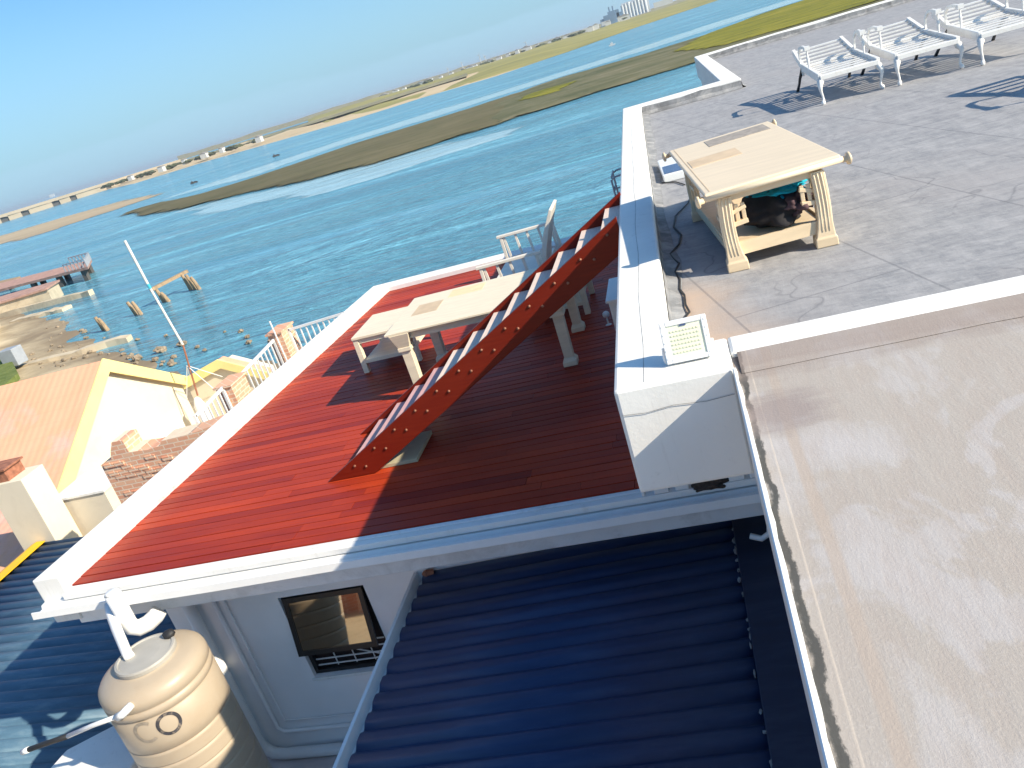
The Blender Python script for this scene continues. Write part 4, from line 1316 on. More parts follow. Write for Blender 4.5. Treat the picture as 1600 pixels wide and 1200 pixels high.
# steel chair frame, shade put into its grey, showing past the stair's top
cf = thing('metal_chair', 'dark steel-framed chair standing in shade beside the top of the stair', 'chair', (-0.93, 13.6, 0))
m_ = MB()
for yy in (13.3, 13.9):
    m_.tube([(-1.10, yy, 0.003), (-1.06, yy, 1.0), (-1.08, yy, 1.86), (-1.02, yy, 1.90), (-0.78, yy, 1.92)], 0.016, 8)
    m_.tube([(-0.78, yy, 0.003), (-0.78, yy, 1.92)], 0.016, 8)
for z in (1.70, 1.90):
    m_.tube([(-1.07, 13.3, z), (-1.07, 13.9, z)], 0.016, 8)
m_.tube([(-1.07, 13.3, 1.72), (-0.78, 13.3, 1.74)], 0.014, 8)
m_.build('frame', 'chairshade', cf, smooth=True)
MB().box(-1.10, -0.76, 13.3, 13.9, 0.9, 0.95).build('seat', 'chairshade', cf, bevel=0.01)
# white cabinet against the wall, small round lamp on the deck
cb = thing('deck_cabinet', 'white cabinet standing on the deck against the upper wall', 'cabinet', (-1.0, 9.9, 0))
MB().box(-1.20, -0.62, 9.95, 10.85, 0.06, 0.97).build('body', 'plaster', cb, bevel=0.01)
MB().box(-1.23, -0.62, 9.91, 10.89, 0.97, 1.0).build('top', 'pvc', cb, bevel=0.006)
MB().box(-1.15, -0.66, 9.93, 9.95, 0.12, 0.90).build('door', 'pvc', cb, bevel=0.004)
for i, (x, y) in enumerate(((-1.52, 11.95), (-1.36, 12.2))):
    lp = thing('deck_lamp', 'small round white lamp on a thin stem, ' + ('left' if i == 0 else 'right') + ' one of a pair by the wall', 'lamp', (x, y, 0), 'small round deck lamps')
    MB().tube([(x, y, 0.003), (x, y, 0.02), (x, y, 0.13)], [0.05, 0.012, 0.012], 8).build('stem', 'whitemetal', lp)
    MB().blob((x, y, 0.17), (0.055, 0.055, 0.055), 1, 0.02, 2).build('globe', 'pvc', lp, smooth=True)

# ------------------------------------------------------------------ water tank and its pipes
TC = (-6.30, 6.10)
TR = 0.565
ZB = -3.42
tk = thing('water_tank', 'ribbed beige plastic water tank with worn CO lettering under the white gutter', 'water tank', (TC[0], TC[1], ZB))
prof = [(TR - 0.03, 0.0), (TR, 0.04)]
z = 0.10
while z < 2.05:
    prof += [(TR, z), (TR, z + 0.06), (TR, z + 0.12), (TR, z + 0.14), (TR - 0.012, z + 0.150), (TR - 0.012, z + 0.158), (TR, z + 0.168)]
    z += 0.175
prof += [(TR, 2.30), (TR, 2.58), (TR - 0.018, 2.595), (TR - 0.018, 2.61), (TR, 2.625), (TR + 0.002, 2.69), (TR - 0.012, 2.70), (TR - 0.012, 2.715), (TR + 0.002, 2.73), (TR, 2.79), (TR - 0.012, 2.835), (TR - 0.05, 2.88), (TR - 0.12, 2.915), (TR - 0.21, 2.938), (0.29, 2.95), (0.29, 2.975), (0.02, 2.98)]
MB().lathe(prof, (TC[0], TC[1], ZB), 72).build('body', 'tank', tk, smooth=True)
MB().lathe([(0.315, 2.95), (0.32, 2.99), (0.31, 3.01), (0.285, 3.013), (0.275, 3.0), (0.16, 3.01), (0.01, 3.012)], (TC[0], TC[1], ZB), 56).build('lid', 'tanklid', tk, smooth=False)
MB().blob((TC[0] + 0.16, TC[1] + 0.24, ZB + 3.03), (0.07, 0.06, 0.05), 2, 0.2, 2).build('breather_cap', 'hose', tk, smooth=True)
# lettering C and O as arcs bent round the tank
def arc_on_tank(name, mname, ca, cz, r0_, r1_, a0, a1):
    vs, fs = [], []
    n = 40
    for i in range(n + 1):
        a = a0 + (a1 - a0) * i / n
        for r in (r0_, r1_):
            s = r * math.cos(a)
            zz = cz + r * math.sin(a) * 1.1
            th = ca + s / TR
            vs.append((TC[0] + (TR + 0.004) * math.cos(th), TC[1] + (TR + 0.004) * math.sin(th), zz))
    for i in range(n):
        fs.append((2 * i, 2 * i + 1, 2 * i + 3, 2 * i + 2))
    return fix_normals(MB().add(vs, fs).build(name, mname, tk))
AO = -0.97
arc_on_tank('letter', 'letter', AO, -0.945, 0.088, 0.122, 0, 2 * math.pi)
arc_on_tank('letter', 'letter_faded', AO - 0.415, -0.945, 0.088, 0.122, R_(50), R_(310))
# thin white overflow pipe with black hose
op = thing('overflow_pipe', 'thin white overflow pipe ending in black hose beside the tank', 'pipe', (-6.6, 5.6, -1.0))
MB().tube([(-6.20, 5.56, -0.60), (-6.215, 5.50, -0.60), (-6.25, 5.47, -0.62), (-6.32, 5.46, -0.64)], 0.040, 12).build('elbow', 'pvc', op, smooth=True)
MB().tube([(-6.26, 5.47, -0.625), (-6.70, 5.50, -0.74), (-7.10, 5.52, -0.86)], 0.024, 10).build('pipe', 'pvc', op, smooth=True)
MB().tube([(-7.08, 5.52, -0.855), (-7.40, 5.54, -0.93), (-7.70, 5.55, -1.0)], 0.028, 10).build('hose', 'hose', op, smooth=True)
MB().tube([(-7.68, 5.55, -0.995), (-7.78, 5.55, -1.02)], 0.032, 10).build('hose_tip', 'pvc', op, smooth=True)
# drop pipe from the gutter into the lid; overflow stub with elbow
MB().tube([(-7.04, 6.74, -0.13), (-6.97, 6.62, -0.20), (-6.78, 6.40, -0.28), (-6.50, 6.10, -0.37), (-6.44, 6.05, -0.405)], [0.055, 0.055, 0.055, 0.053, 0.053], 14).build('tank_inlet', 'pvc', LH, smooth=True)
st = MB().tube([(-6.80, 6.60, 0.06), (-6.80, 6.60, -0.34), (-6.79, 6.605, -0.41), (-6.74, 6.64, -0.46), (-6.66, 6.70, -0.46), (-6.58, 6.76, -0.42), (-6.54, 6.80, -0.38)], [0.088, 0.088, 0.094, 0.095, 0.095, 0.093, 0.088], 18)
st.tube([(-6.80, 6.60, 0.062), (-6.80, 6.60, 0.085)], [0.088, 0.06], 16)
st.build('waste_pipe', 'pvc', LH, smooth=True)
# chair in the yard, mostly behind the lean-to
yc = copy_tree(ac)
yc.location = (-3.55, 6.0, -3.42)
yc.scale = (0.8, 0.5, 1.0)
yc['label'] = 'tan wooden armchair in the shaded yard, cut off by the navy roof'

# ------------------------------------------------------------------ next plot: blue shed roof, white wall, chimney
BS = thing('blue_roof_shed', 'neighbouring shed with weathered blue corrugated roof and yellow ridge cap', 'shed', (-11.5, 9, -3.6))
corrug('roof_sheet', 'bluesheet', BS, -14.75, -8.55, 3.6, 13.2, -2.50, -2.74, 0.25, 0.07, 2.4, 12)
mb = MB()
mb.extr([(-14.98, -2.62), (-14.86, -2.45), (-14.70, -2.40), (-14.48, -2.41), (-14.48, -2.425), (-14.7, -2.42), (-14.86, -2.47), (-14.97, -2.64)], 'y', 3.6, 13.2)
fix_normals(mb.build('ridge_cap', 'yellow_cap', BS))
MB().box(-14.6, -8.9, 3.8, 13.0, -5.0, -2.80).build('wall', 'cream', BS)
MB().box(-8.62, -8.50, 3.6, 13.2, -2.86, -2.76).build('gutter', 'fascia', BS)
WB = tag(MB().prism([(-8.35, 4.6), (-7.05, 4.6), (-7.0, 6.1), (-7.65, 6.6), (-8.15, 6.25)], -5.0, -1.7).build('boundary_wall', 'plaster', bevel=0.02), 'thick white boundary wall top beside the beige tank', 'wall')
CH = thing('chimney', 'square cream chimney with terracotta pot beside the blue roof', 'chimney', (-14.7, 13.4, -4.5))
MB().box(-15.15, -14.25, 13.22, 13.9, -4.9, -0.95).build('stack', 'cream', CH, bevel=0.01)
m_ = MB()
m_.box(-15.1, -14.62, 13.3, 13.34, -0.948, -0.70).box(-15.1, -14.62, 13.76, 13.80, -0.948, -0.70).box(-15.1, -15.06, 13.34, 13.76, -0.948, -0.70).box(-14.66, -14.62, 13.34, 13.76, -0.948, -0.70)
m_.box(-15.16, -14.56, 13.26, 13.84, -0.70, -0.66)
m_.build('pot', 'rust', CH)
# cream block and brick wall
CBX = thing('cream_outbuilding', 'small cream outbuilding wall block left of the broken brick wall', 'outbuilding', (-13.9, 14.6, -4.8))
MB().box(-14.62, -13.28, 14.02, 15.2, -5.0, -1.92).build('wall', 'cream', CBX)
MB().box(-14.66, -13.24, 13.98, 15.24, -1.918, -1.87).build('coping', 'plaster', CBX)
bw = thing('brick_wall', 'rough unfinished red brick wall with a stepped top beyond the white parapet', 'wall', (-9.5, 12.2, -4.8))
poly = [(-11.143, -3.703), (-7.9, -3.703), (-7.9, -0.206), (-8.743, -0.257), (-9.086, -0.3), (-9.729, -0.317), (-9.814, -0.403), (-10.071, -0.429), (-10.457, -0.394), (-10.474, -0.154), (-10.697, -0.137), (-10.817, -0.317), (-10.886, -0.463), (-11.143, -0.531)]
fix_normals(MB().extr(poly, 'y', 12.0, 12.45).build('masonry', 'brick', bw))
mb = MB()
zz = -0.616          # on the courses of the brick texture
for r in range(18):
    zz2 = zz - r * 0.088
    xx = -11.09 + (0.11 if r % 2 else 0)
    while xx < -8.0:
        if random.random() < 0.32:
            mb.box(xx + 0.008, xx + 0.212, 12.0 - random.uniform(0.006, 0.022), 12.0, zz2 + 0.006, zz2 + 0.080)
        xx += 0.22
mb.build('proud_bricks', 'brick', bw)

# neighbour house
NH = thing('orange_roof_house', 'cream house with orange roof and pale yellow bargeboards by the water', 'house', (-22, 19, -5.0))
GX = -16.37
ey0, ey1, ez0, ez1, ay, az = 15.76, 22.47, -2.6, -2.22, 19.5, -0.36
fix_normals(MB().extr([(ey0 + 0.25, -5.4), (ey1 - 0.1, -5.4), (ey1 - 0.1, ez1 - 0.12), (ay, az - 0.14), (ey0 + 0.25, ez0 - 0.02)], 'x', -38, GX - 0.15).build('wall', 'cream', NH))
rs = MB()
rs.extr([(ey0 - 0.3, ez0 - 0.18), (ay, az), (ay, az - 0.10), (ey0 - 0.3, ez0 - 0.28)], 'x', -40, GX)
rs.extr([(ay, az), (ey1 + 0.2, ez1 - 0.12), (ey1 + 0.2, ez1 - 0.22), (ay, az - 0.10)], 'x', -40, GX)
fix_normals(rs.build('roof', 'orange', NH))
bb = MB()
bb.extr([(ey0 - 0.35, ez0 - 0.17), (ay, az + 0.05), (ay, az - 0.36), (ey0 + 0.35, ez0 - 0.24)], 'x', GX + 0.002, GX + 0.05)
bb.extr([(ay, az + 0.05), (ey1 + 0.25, ez1 - 0.10), (ey1 + 0.25, ez1 - 0.44), (ay, az - 0.36)], 'x', GX + 0.002, GX + 0.05)
fix_normals(bb.build('bargeboard', 'yellow', NH))
mb = MB()
mb.extr([(12.6, -3.35), (15.6, -2.72), (15.6, -2.80), (12.6, -3.45)], 'x', -36, -15.3)
fix_normals(mb.build('lower_roof', 'orange', NH))
wn = MB()
for a in ((20.4, 20.46, -3.55, -2.95), (21.54, 21.6, -3.55, -2.95), (20.95, 21.0, -3.5, -3.0)):
    wn.box(GX - 0.149, GX - 0.09, a[0], a[1], a[2], a[3])
wn.box(GX - 0.149, GX - 0.09, 20.46, 21.54, -3.0, -2.95)
wn.box(GX - 0.149, GX - 0.09, 20.46, 21.54, -3.55, -3.5)
wn_ = wn.build('window', 'pvc', NH)
MB().box(GX - 0.148, GX - 0.12, 20.46, 21.54, -3.5, -3.0).build('pane', 'wall_grey', wn_)
# rear wing with its own small gable facing us
wy0 = 22.55
fix_normals(MB().extr([(-16.45, -5.4), (-13.75, -5.4), (-13.75, -2.72), (-14.97, -2.08), (-16.45, -2.42)], 'y', wy0, 23.3).build('wing_wall', 'cream', NH))
rw = MB()
rw.extr([(-16.5, -2.30), (-14.97, -1.92), (-14.97, -2.02), (-16.5, -2.40)], 'y', wy0 - 0.1, wy0 + 0.25)
rw.extr([(-14.97, -1.92), (-13.55, -2.66), (-13.55, -2.76), (-14.97, -2.02)], 'y', wy0 - 0.1, wy0 + 0.25)
fix_normals(rw.build('wing_roof', 'orange', NH))
bb = MB()
bb.extr([(-16.5, -2.26), (-14.97, -1.88), (-14.97, -2.18), (-16.5, -2.58)], 'y', wy0 - 0.16, wy0 - 0.102)
bb.extr([(-14.97, -1.88), (-13.5, -2.66), (-13.5, -2.96), (-14.97, -2.18)], 'y', wy0 - 0.16, wy0 - 0.102)
fix_normals(bb.build('wing_bargeboard', 'yellow', NH))

# mast with stays and white base
ms = thing('antenna_mast', 'thin pale mast with blue band and wire stays by the cream house', 'mast', (-15.5, 21.5, -4.6))
MB().tube([(-15.22, 21.5, -0.95), (-15.42, 21.5, 0.9)], 0.035, 8).build('mast_pole', 'mast', ms)
MB().tube([(-15.42, 21.5, 0.9), (-15.435, 21.5, 1.05)], 0.045, 8).build('band', 'mastblue', ms)
MB().tube([(-15.435, 21.5, 1.05), (-15.52, 21.5, 2.40)], 0.038, 8).build('mast_top', 'mast', ms)
MB().tube([(-15.50, 21.5, -2.6), (-15.22, 21.5, -0.95)], 0.028, 8).build('mast_foot', 'rust', ms)
m_ = MB()
for p in ((-16.1, 21.6, -2.9), (-14.6, 21.3, -2.7), (-14.9, 22.2, -2.4), (-16.1, 22.3, -2.5)):
    m_.tube([(-15.40, 21.5, -1.6), p], 0.012, 5)
m_.build('stay', 'whitemetal', ms)
MB().lathe([(0.20, 0.0), (0.17, 1.75), (0.10, 1.95), (0.05, 2.02)], (-15.55, 21.45, -4.65), 18).build('pedestal', 'plaster', ms, smooth=True)

# boundary railings and brick pillars
def pillar(x, y, zt, lab):
    p = thing('brick_pillar', lab, 'pillar', (x, y, -4.6), 'brick pillars of the boundary railing')
    MB().box(x - 0.17, x + 0.17, y - 0.30, y + 0.30, -4.8, zt).build('shaft', 'brick', p)
    mbx = MB()
    for k in range(11):
        zz = zt - 0.13 * (k + 1)
        for yy in ((-0.29, 0.0) if k % 2 else (-0.14, 0.14)):
            mbx.box(x - 0.17 - 0.02, x - 0.17, y + yy + 0.02, y + yy + 0.24, zz + 0.02, zz + 0.11)
    mbx.build('raked_bricks', 'brick', p)
    MB().box(x - 0.20, x + 0.20, y - 0.34, y + 0.34, zt, zt + 0.04).build('cap', 'brick', p)
pillar(-9.10, 16.25, 0.08, 'brick pillar at the railing corner, the farther from the camera')
pillar(-9.25, 13.95, -0.13, 'brick pillar between two white railing panels, the nearer one')
def railing(p0, p1, lab, step=0.16, h=1.25):
    p0, p1 = Vector(p0), Vector(p1)
    t = thing('metal_railing', lab, 'railing', ((p0.x + p1.x) / 2, (p0.y + p1.y) / 2, -1.4), 'white metal railings beyond the deck')
    MB().bar(p0, p1, 0.05, 0.05).build('top_rail', 'whitemetal', t)
    d = Vector((0, 0, -h))
    MB().bar(p0 + d, p1 + d, 0.04, 0.04).build('bottom_rail', 'whitemetal', t)
    L = (p1 - p0).length
    n = int(L / step)
    first = None
    for k in range(1, n):
        q = p0.lerp(p1, k / n)
        if first is None:
            f_ = MB().bar((q.x, q.y, q.z - h + 0.02), (q.x, q.y, q.z - 0.02), 0.026, 0.026)
            first = f_.build('baluster', 'whitemetal', t)
            q0 = q
        else:
            c = first.copy()
            COL.objects.link(c)
            c.parent = t
            c.location = q - q0
    for q in (p0, p1):
        MB().bar((q.x, q.y, q.z - h - 0.1), (q.x, q.y, q.z + 0.03), 0.05, 0.05).build('post', 'whitemetal', t)
railing((-9.25, 12.5, -0.18), (-9.25, 13.62, -0.12), 'white metal railing panel nearest the broken brick wall')
railing((-9.25, 14.28, -0.17), (-9.15, 15.92, -0.03), 'white metal railing panel between the two brick pillars')
railing((-8.90, 16.25, 0.03), (-7.50, 16.25, 0.10), 'white metal railing panel beside the deck parapet against the water', 0.13)
MB_ = MB().tube([(-9.02, 15.9, -0.9), (-9.05, 15.9, 0.40)], 0.02, 6)
tag(MB_.build('standpipe', 'whitemetal'), 'thin white standpipe rising above the farther brick pillar', 'pipe')
# plain wall that carries the railing
tag(MB().box(-9.42, -9.08, 12.5, 16.6, -5.0, -1.6).build('garden_wall', 'cream'), 'low cream garden wall under the white railings', 'wall')

# ------------------------------------------------------------------ foreshore: walls, jetty, piles, rocks
def conc(name, p0, p1, w_, zt, lab, cat='wall'):
    p0, p1 = Vector((p0[0], p0[1], 0)), Vector((p1[0], p1[1], 0))
    m_ = MB()
    k = 12
    d = (p1 - p0).normalized()
    n_ = Vector((-d.y, d.x, 0))
    vs, fs = [], []
    for i in range(k + 1):
        p = p0.lerp(p1, i / k)
        j = 0.25 * noise.noise(Vector((p.x / 2, p.y / 2, 5)))
        hz = zt + 0.12 * noise.noise(Vector((p.x, p.y, 2)))
        a, b = p + n_ * (w_ / 2 + j), p - n_ * (w_ / 2 - j)
        vs += [(a.x, a.y, -7), (a.x, a.y, hz), (b.x, b.y, hz), (b.x, b.y, -7)]
    for i in range(k):
        for r in range(4):
            r2 = (r + 1) % 4
            fs.append((i * 4 + r, i * 4 + r2, i * 4 + 4 + r2, i * 4 + 4 + r))
    fs += [(0, 1, 2, 3), tuple(range(k * 4, k * 4 + 4))[::-1]]
    m_.add(vs, fs)
    o = fix_normals(m_.build(name, 'sand_wall'))
    return tag(o, lab, cat)
conc('concrete_groyne', (-75, 76), (-60.1, 74.6), 0.7, -5.45, 'long narrow concrete groyne reaching into the water just below the jetty')
conc('concrete_groyne', (-66, 70), (-59, 69.2), 1.3, -5.7, 'short concrete slab at the water below the long groyne')
conc('concrete_groyne', (-47.5, 46.8), (-37.5, 48.0), 0.75, -5.6, 'low concrete groyne on the mud nearest the orange roof')
conc('retaining_wall', (-66.5, 68), (-48.5, 45.5), 1.0, -4.95, 'pale retaining wall running along the back of the foreshore')
jt = thing('jetty', 'faded red jetty on posts with railed end standing in the water', 'jetty', (-75, 88, -5))
a_, b_ = Vector((-86, 94, 0)), Vector((-67.5, 86.0, 0))
dd_ = Vector((-67.5 - -71.5, 86.0 - 92.0, 0)).normalized()
def jp(u, v, z):
    p = Vector((-82, 89.5, 0)).lerp(Vector((-69.0, 87.0, 0)), u) + Vector((-0.55, 0.83, 0)) * v
    return (p.x, p.y, z)
m_ = MB().add([jp(-0.5, 0, -4.7), jp(1, 0, -4.7), jp(1, 9.5, -4.7), jp(-0.5, 9.5, -4.7), jp(-0.5, 0, -4.4), jp(1, 0, -4.4), jp(1, 9.5, -4.4), jp(-0.5, 9.5, -4.4)], [(3, 2, 1, 0), (4, 5, 6, 7), (0, 1, 5, 4), (1, 2, 6, 5), (2, 3, 7, 6), (3, 0, 4, 7)])
fix_normals(m_.build('platform', 'jetty_red', jt))
for u in (0.25, 0.6, 0.93):
    for v in (0.6, 8.8):
        p = jp(u, v, 0)
        MB().bar((p[0], p[1], -7), (p[0], p[1], -4.72), 0.55, 0.55).build('post', 'far_dark', jt)
for v in (0.1, 9.4):
    rl = MB()
    rl.bar(jp(0.72, v, -3.5), jp(1.0, v, -3.5), 0.12, 0.12)
    for k in range(7):
        u = 0.72 + k * 0.28 / 6
        rl.bar(jp(u, v, -4.4), jp(u, v, -3.5), 0.10, 0.10)
    rl.build('end_railing', 'chairshade', jt)
rl = MB()
rl.bar(jp(1.0, 0.1, -3.5), jp(1.0, 9.4, -3.5), 0.12, 0.12)
for k in range(1, 9):
    rl.bar(jp(1.0, k, -4.4), jp(1.0, k, -3.5), 0.10, 0.10)
rl.build('end_railing', 'chairshade', jt)
j2 = thing('landing_stage', 'small grey landing stage beyond the jetty at the left edge', 'jetty', (-93, 102, -5))
m_ = MB().prism([(-103, 104), (-92, 100), (-93.5, 104), (-104, 108)], -5.0, -4.75)
fix_normals(m_.build('platform', 'timber', j2))
for x, y in ((-100, 104), (-94, 102)):
    MB().bar((x, y, -7), (x, y, -5.0), 0.5, 0.5).build('post', 'far_dark', j2)
qb = thing('quay_block', 'broad brick-topped quay block at the root of the jetty', 'quay', (-74, 78, -6))
MB().prism([(-80, 80.5), (-68.5, 80.8), (-66.5, 76.5), (-80, 74.5)], -6.6, -4.5).build('body', 'sand_wall', qb)
MB().prism([(-80, 80.7), (-68.3, 81.0), (-66.3, 76.3), (-80, 74.3)], -4.498, -4.3).build('brick_top', 'jetty_red', qb)
for i, (x, y, h_, lean, lab) in enumerate((
        (-43.9, 53.9, 1.15, 0.10, 'stubby orange-brown pile in the shallows nearest the foreshore, left of its pair'),
        (-43.3, 53.5, 1.05, 0.14, 'stubby brown pile in the shallows nearest the foreshore, right of its pair'),
        (-42.9, 56.8, 1.15, 0.14, 'reddish pile of the middle pair in the water, left one'),
        (-42.2, 56.4, 1.15, 0.14, 'pale pile of the middle pair in the water, right one'),
        (-41.8, 59.2, 1.35, 0.14, 'pile under the near end of the grey cross beam'),
        (-41.2, 58.9, 0.85, 0.16, 'short tilted pile beside the near end of the cross beam'),
        (-40.6, 61.5, 1.45, 0.12, 'tall pile under the far end of the cross beam'),
        (-40.0, 61.2, 1.35, 0.14, 'middle pile at the far end of the cross beam'),
        (-39.4, 60.8, 1.15, 0.15, 'outermost pile beyond the far end of the cross beam'))):
    m_ = MB().tube([(x + 0.15, y, -7.2), (x, y, -6.0), (x - lean, y, -6.0 + h_ * 0.6), (x - lean * 2, y, -6.0 + h_)], [0.16, 0.17, 0.15, 0.12], 9)
    tag(m_.build('timber_pile', 'timber', smooth=False), lab, 'pile', 'old timber piles in the water')
m_ = MB().bar((-42.2, 58.8, -4.72), (-40.7, 62.2, -4.52), 0.35, 0.25)
tag(m_.build('cross_beam', 'timber'), 'grey timber beam lying across the tallest piles', 'beam')
random.seed(21)
spots = [(-31.7, 42.6, 1.0), (-30.4, 42.9, 0.75), (-33.0, 42.0, 0.85), (-28.5, 41.4, 0.4), (-27.4, 40.3, 0.35), (-26.2, 42.6, 0.45), (-25.0, 41.0, 0.4), (-34.2, 43.0, 0.55), (-35.5, 44.2, 0.5),
         (-29.5, 40.4, 0.5), (-31.0, 40.8, 0.6), (-36.6, 47.4, 0.45), (-24.2, 39.6, 0.5), (-22.5, 38.8, 0.45), (-33.8, 46.5, 0.35), (-38.5, 46.0, 0.5), (-27.8, 43.5, 0.3), (-20.5, 37.8, 0.5), (-46.5, 55.0, 0.6), (-47.5, 56.0, 0.5), (-44.5, 52.5, 0.5), (-29.0, 39.2, 0.45), (-32.5, 41.1, 0.5), (-23.0, 40.2, 0.3)]
for i, (x, y, r) in enumerate(spots):
    lab = 'brown rock lying in the shallows along the foreshore'
    if i == 0: lab = 'largest pale rock at the water edge behind the yellow gable'
    o = MB().blob((x, y, -5.97 + r * 0.1), (r * 0.36, r * 0.36 * random.uniform(0.7, 1.1), r * 0.22), i, 0.5, 3, 1.3).build('rock', 'rock')
    tag(o, lab, 'rock', 'rocks along the foreshore')
for i in range(60):
    x = random.uniform(-58, -22)
    # along the shore line
    t_ = random.random()
    k = random.choice([6, 7, 7, 8, 8, 9])
    a, b = SHORE[k], SHORE[k + 1]
    px, py = a[0] + (b[0] - a[0]) * t_, a[1] + (b[1] - a[1]) * t_
    px += random.uniform(-3.5, 0.6); py += random.uniform(-3.5, 0.6)
    r = random.uniform(0.08, 0.2)
    z_ = -5.98 + 0.07 * max(0, shore_dist(px, py))
    o = MB().blob((px, py, z_), (r, r * 0.8, r * 0.6), i + 50, 0.5, 2, 1.3).build('small_rock', 'rock')
    tag(o, 'small stone scattered on the muddy foreshore', 'rock', 'small stones on the foreshore')
# lawn patch and grey bin at the left edge
tag(MB().prism([(-50.5, 51.5), (-41.5, 42.2), (-40.0, 38.5), (-52, 44)], -5.4, -5.02).build('lawn', 'grass'), kind='stuff')
mbn = MB().box(-46.2, -45.0, 46.2, 47.2, -5.4, -4.2)
tag(mbn.build('utility_box', 'chairshade', bevel=0.05), 'grey utility box at the left edge beside the lawn', 'box')

# ------------------------------------------------------------------ far things
br_ = thing('bridge', 'long low sandy concrete road bridge crossing the lagoon at far left', 'bridge', (-720, 900, -6))
def bp(u, off=0, z=0):
    p = Vector((-830, 808, 0)).lerp(Vector((-640, 955, 0)), u)
    return (p.x - 0.65 * off, p.y + 0.75 * off, z)
def blk(m_, u0, u1, o0, o1, z0a, z1a, z0b, z1b):
    m_.add([bp(u0, o0, z0a), bp(u1, o0, z0b), bp(u1, o1, z0b), bp(u0, o1, z0a), bp(u0, o0, z1a), bp(u1, o0, z1b), bp(u1, o1, z1b), bp(u0, o1, z1a)], [(3, 2, 1, 0), (4, 5, 6, 7), (0, 1, 5, 4), (1, 2, 6, 5), (2, 3, 7, 6), (3, 0, 4, 7)])
m_ = MB(); blk(m_, -0.4, 1.25, 0, 12, 0.4, 3.8, -0.9, 2.0); fix_normals(m_.build('road_deck', 'far_bridge', br_))
m_ = MB(); blk(m_, -0.4, 1.25, 1.0, 11, -7, 0.38, -7, -0.92)
for u0, u1 in ():
    pass
us = [-0.4, 0.36, 0.395, 0.455, 0.49, 0.60, 0.635, 0.685, 0.715, 0.86, 0.885, 0.93, 0.955, 1.25]
m_ = MB()
for k in range(0, len(us) - 1, 2):
    blk(m_, us[k], us[k + 1], 1.0, 11, -7, 0.3, -7, -1.0)
fix_normals(m_.build('embankment', 'far_bridge', br_))
for k in range(1, len(us) - 1, 2):
    m_ = MB(); blk(m_, us[k], us[k + 1], 3.0, 9, -7, 0.2, -7, -1.0)
    fix_normals(m_.build('opening_shade', 'far_dark', br_))  # solid dark block stands in for the shaded opening
def far_house(x, y, zg, w_, d_, h_, lab, grp='white houses on the far spit'):
    t = thing('far_house', lab, 'house', (x, y, zg), grp)
    MB().box(x - w_ / 2, x + w_ / 2, y - d_ / 2, y + d_ / 2, zg - 3, zg + h_).build('wall', 'far_white', t)
    m2 = MB().extr([(x - w_ / 2 - 0.4, zg + h_ + 0.02), (x + w_ / 2 + 0.4, zg + h_ + 0.02), (x, zg + h_ + w_ * 0.18)], 'y', y - d_ / 2 - 0.3, y + d_ / 2 + 0.3)
    fix_normals(m2.build('roof', 'far_roof', t))
random.seed(5)
HS = [(-586, 870, 9, 'small white house alone at the bridge end of the far spit'), (-478, 762, 10, 'white house on the far spit right of the lone one'), (-459, 774, 6, 'narrow white house on the far spit beside a wider one'),
      (-442, 784, 12, 'wide low white house on the far spit'), (-417, 775, 7, 'white house on the dune crest left of the ship'), (-340, 700, 9, 'pale house on the sandy spit right of the ship')]
for x, y, w_, lab in HS:
    far_house(x, y, -0.6, w_ * 0.55, 6, 1.7, lab)
for i in range(26):
    u = i / 25
    x = -400 + 370 * u + random.uniform(-6, 6)
    y = 1250 + 90 * u + random.uniform(-30, 30)
    zg = 0.5 + 3.5 * u
    far_house(x, y, zg - 0.5, random.choice((5, 6, 8, 11, 14)), 8, random.uniform(2, 4.2), 'tiny white building in the far town left of the factory', 'far town buildings')
random.seed(9)
for i in range(42):
    u = random.random()
    if i < 24:
        x, y, zg = -640 + 330 * u + random.uniform(-10, 10), 905 - 190 * u + random.uniform(-30, 40), -1.6
    else:
        x, y, zg = -420 + 400 * u, 1215 + 80 * u + random.uniform(-20, 30), 0.5 + 3.0 * u
    r = random.uniform(2, 5)
    o = MB().blob((x, y, zg), (r * 1.6, r, r * 0.42), i, 0.6, 3, 1.8).build('far_bush', 'far_tree')
    tag(o, 'dark scrub bush on the far shore', 'bush', 'scrub on the far shore')
# factory
def factory():
    t = thing('factory', 'distant blue-grey factory with silos and stacks on the far shore', 'factory', (-45, 1500, 3))
    m_ = MB()
    for x0, x1, z1 in ((-78, -66, 12), (-72, -52, 16), (-64, -46, 20), (-50, -40, 15)):
        m_.box(x0, x1, 1488 + (x0 % 7), 1510 + (x0 % 5), 0, z1)
    m_.build('process_block', 'far_blue', t)
    for x in (-60, -54):
        MB().tube([(x, 1500, 2), (x, 1500, 27)], 1.5, 10).build('stack', 'far_blue', t)
    for k in range(8):
        x = -39 + k * 5.3
        MB().tube([(x, 1498, 2), (x, 1498, 23 + (k % 3))], 2.5, 14).build('silo', 'far_silo', t)
    MB().box(-40, 4, 1505, 1512, 2, 26).build('headhouse', 'far_silo', t)
    MB().box(-76, -62, 1470, 1480, 2, 8).build('shed', 'far_white', t)
    MB().box(-108, -92, 1480, 1490, 1, 7).build('shed', 'far_white', t)
    MB().box(10, 40, 1470, 1490, 4, 12).build('shed', 'far_white', t)
factory()
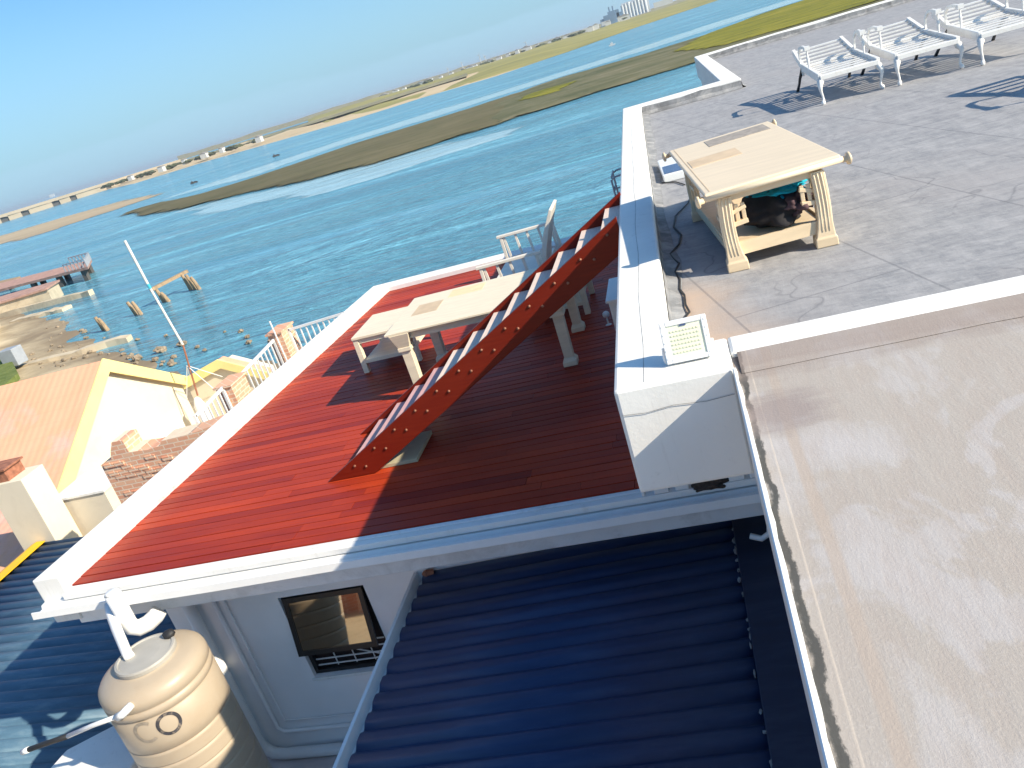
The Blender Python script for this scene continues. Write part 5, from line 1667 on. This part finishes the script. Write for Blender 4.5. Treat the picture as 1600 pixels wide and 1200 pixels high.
# far pylons / turbines against the sky
for i, (x, y, h_) in enumerate(((-305, 1420, 9), (-270, 1400, 12), (-262, 1402, 8), (-190, 1380, 9), (-330, 1420, 7))):
    m_ = MB().tube([(x, y, 0), (x, y, 4 + h_)], [0.7, 0.4], 8)
    for k in range(3):
        a = k * 2.094 + i
        m_.tube([(x, y - 0.6, 4 + h_), (x + 4 * math.cos(a), y - 0.6, 4 + h_ + 4 * math.sin(a))], [0.35, 0.12], 6)
    tag(m_.build('far_turbine', 'far_white'), 'tiny white wind turbine on the skyline above the far flats', 'wind turbine', 'far wind turbines')
def ship(x, y, L, lab):
    t = thing('cargo_ship', lab, 'ship', (x, y, -6))
    d = Vector((0.95, 0.3, 0)).normalized()
    n = Vector((-0.3, 0.95, 0))
    def pr(m2, a0, a1, w2, z0, z1):
        p = [Vector((x, y, 0)) + d * a0 - n * w2, Vector((x, y, 0)) + d * a1 - n * w2, Vector((x, y, 0)) + d * a1 + n * w2, Vector((x, y, 0)) + d * a0 + n * w2]
        m2.prism([(q.x, q.y) for q in p], z0, z1)
    h = MB(); pr(h, -L / 2, L / 2, L * 0.07, -6, -6 + L * 0.09); h.build('hull', 'ship', t)
    s = MB(); pr(s, L * 0.2, L * 0.42, L * 0.06, -6 + L * 0.09, -6 + L * 0.22); s.build('superstructure', 'far_white', t)
    s = MB(); pr(s, -L * 0.4, L * 0.15, L * 0.05, -6 + L * 0.09, -6 + L * 0.12); s.build('cargo', 'ship', t)
ship(-3760, 4676, 130, 'hazy cargo ship on the horizon above the bridge')
ship(-2675, 5370, 90, 'hazy cargo ship on the horizon above the dune houses')
bt = thing('motorboat', 'small white motorboat out on the far channel', 'boat', (-19.3, 427, -6))
m_ = MB().extr([(-20.8, -6.0), (-18.2, -6.0), (-17.6, -5.45), (-21.0, -5.45)], 'y', 426.4, 427.6)
fix_normals(m_.build('hull', 'far_white', bt))
MB().box(-20.2, -18.9, 426.6, 427.4, -5.45, -4.7).build('cabin', 'far_white', bt)
MB().tube([(-19.5, 427, -4.7), (-19.5, 427, -3.9)], 0.06, 6).build('mast', 'far_white', bt)
for x, y, lab in ((-173.7, 293.4, 'dark snag standing in the channel, left of the two'), (-148.3, 314, 'dark snag in the channel, right of the two')):
    m_ = MB().blob((x, y, -5.8), (1.5, 0.7, 0.4), 3, 0.6, 3, 2)
    m_.tube([(x, y, -6), (x - 0.9, y, -5.0)], 0.15, 6)
    tag(m_.build('snag', 'far_dark'), lab, 'driftwood', 'snags in the channel')

# brick house across the lane on the landward side (seen only as a reflection in the dark window)
bh = thing('brick_house', 'brick house reflected in the dark tilted window pane', 'house', (-12, -6, -3.6))
MB().prism([(-12.2, -3.6), (-9.4, -8.4), (-15.5, -12), (-18.3, -7.2)], -5.0, 2.4).build('wall', 'brick', bh)
MB().prism([(-12.0, -3.4), (-9.2, -8.6), (-15.6, -12.3), (-18.6, -7.0)], 2.402, 2.6).build('roof', 'far_roof', bh)
MB().prism([(-10.9, -4.6), (-10.3, -5.6), (-9.9, -5.4), (-10.5, -4.4)], -5.0, -0.6).build('brick_pier', 'brick', bh)
m_ = MB()
for k in range(26):
    m_.bar((-9.9 + k * 0.09, -5.9 - k * 0.14, -3.8), (-9.9 + k * 0.09, -5.9 - k * 0.14, -1.6 - k * 0.02), 0.05, 0.05)
m_.bar((-9.9, -5.9, -1.6), (-7.6, -9.5, -2.1), 0.1, 0.1)
m_.build('palisade', 'whitemetal', bh)

# sea air: far things fade a little towards blue
hz = MB().box(-42000, 42000, -42000, 42000, -8.5, 36).build('haze', 'water')
hz.data.materials.clear()
hm = bpy.data.materials.new('sea_haze')
hm.use_nodes = True
hm.node_tree.nodes.clear()
ho = N(hm.node_tree, 'ShaderNodeOutputMaterial')
hv = N(hm.node_tree, 'ShaderNodeVolumePrincipled')
hv.inputs['Color'].default_value = (0.80, 0.90, 1.0, 1)
hv.inputs['Density'].default_value = 0.00014
hv.inputs['Anisotropy'].default_value = 0.2
hm.node_tree.links.new(hv.outputs[0], ho.inputs['Volume'])
hz.data.materials.append(hm)
tag(hz, kind='stuff')
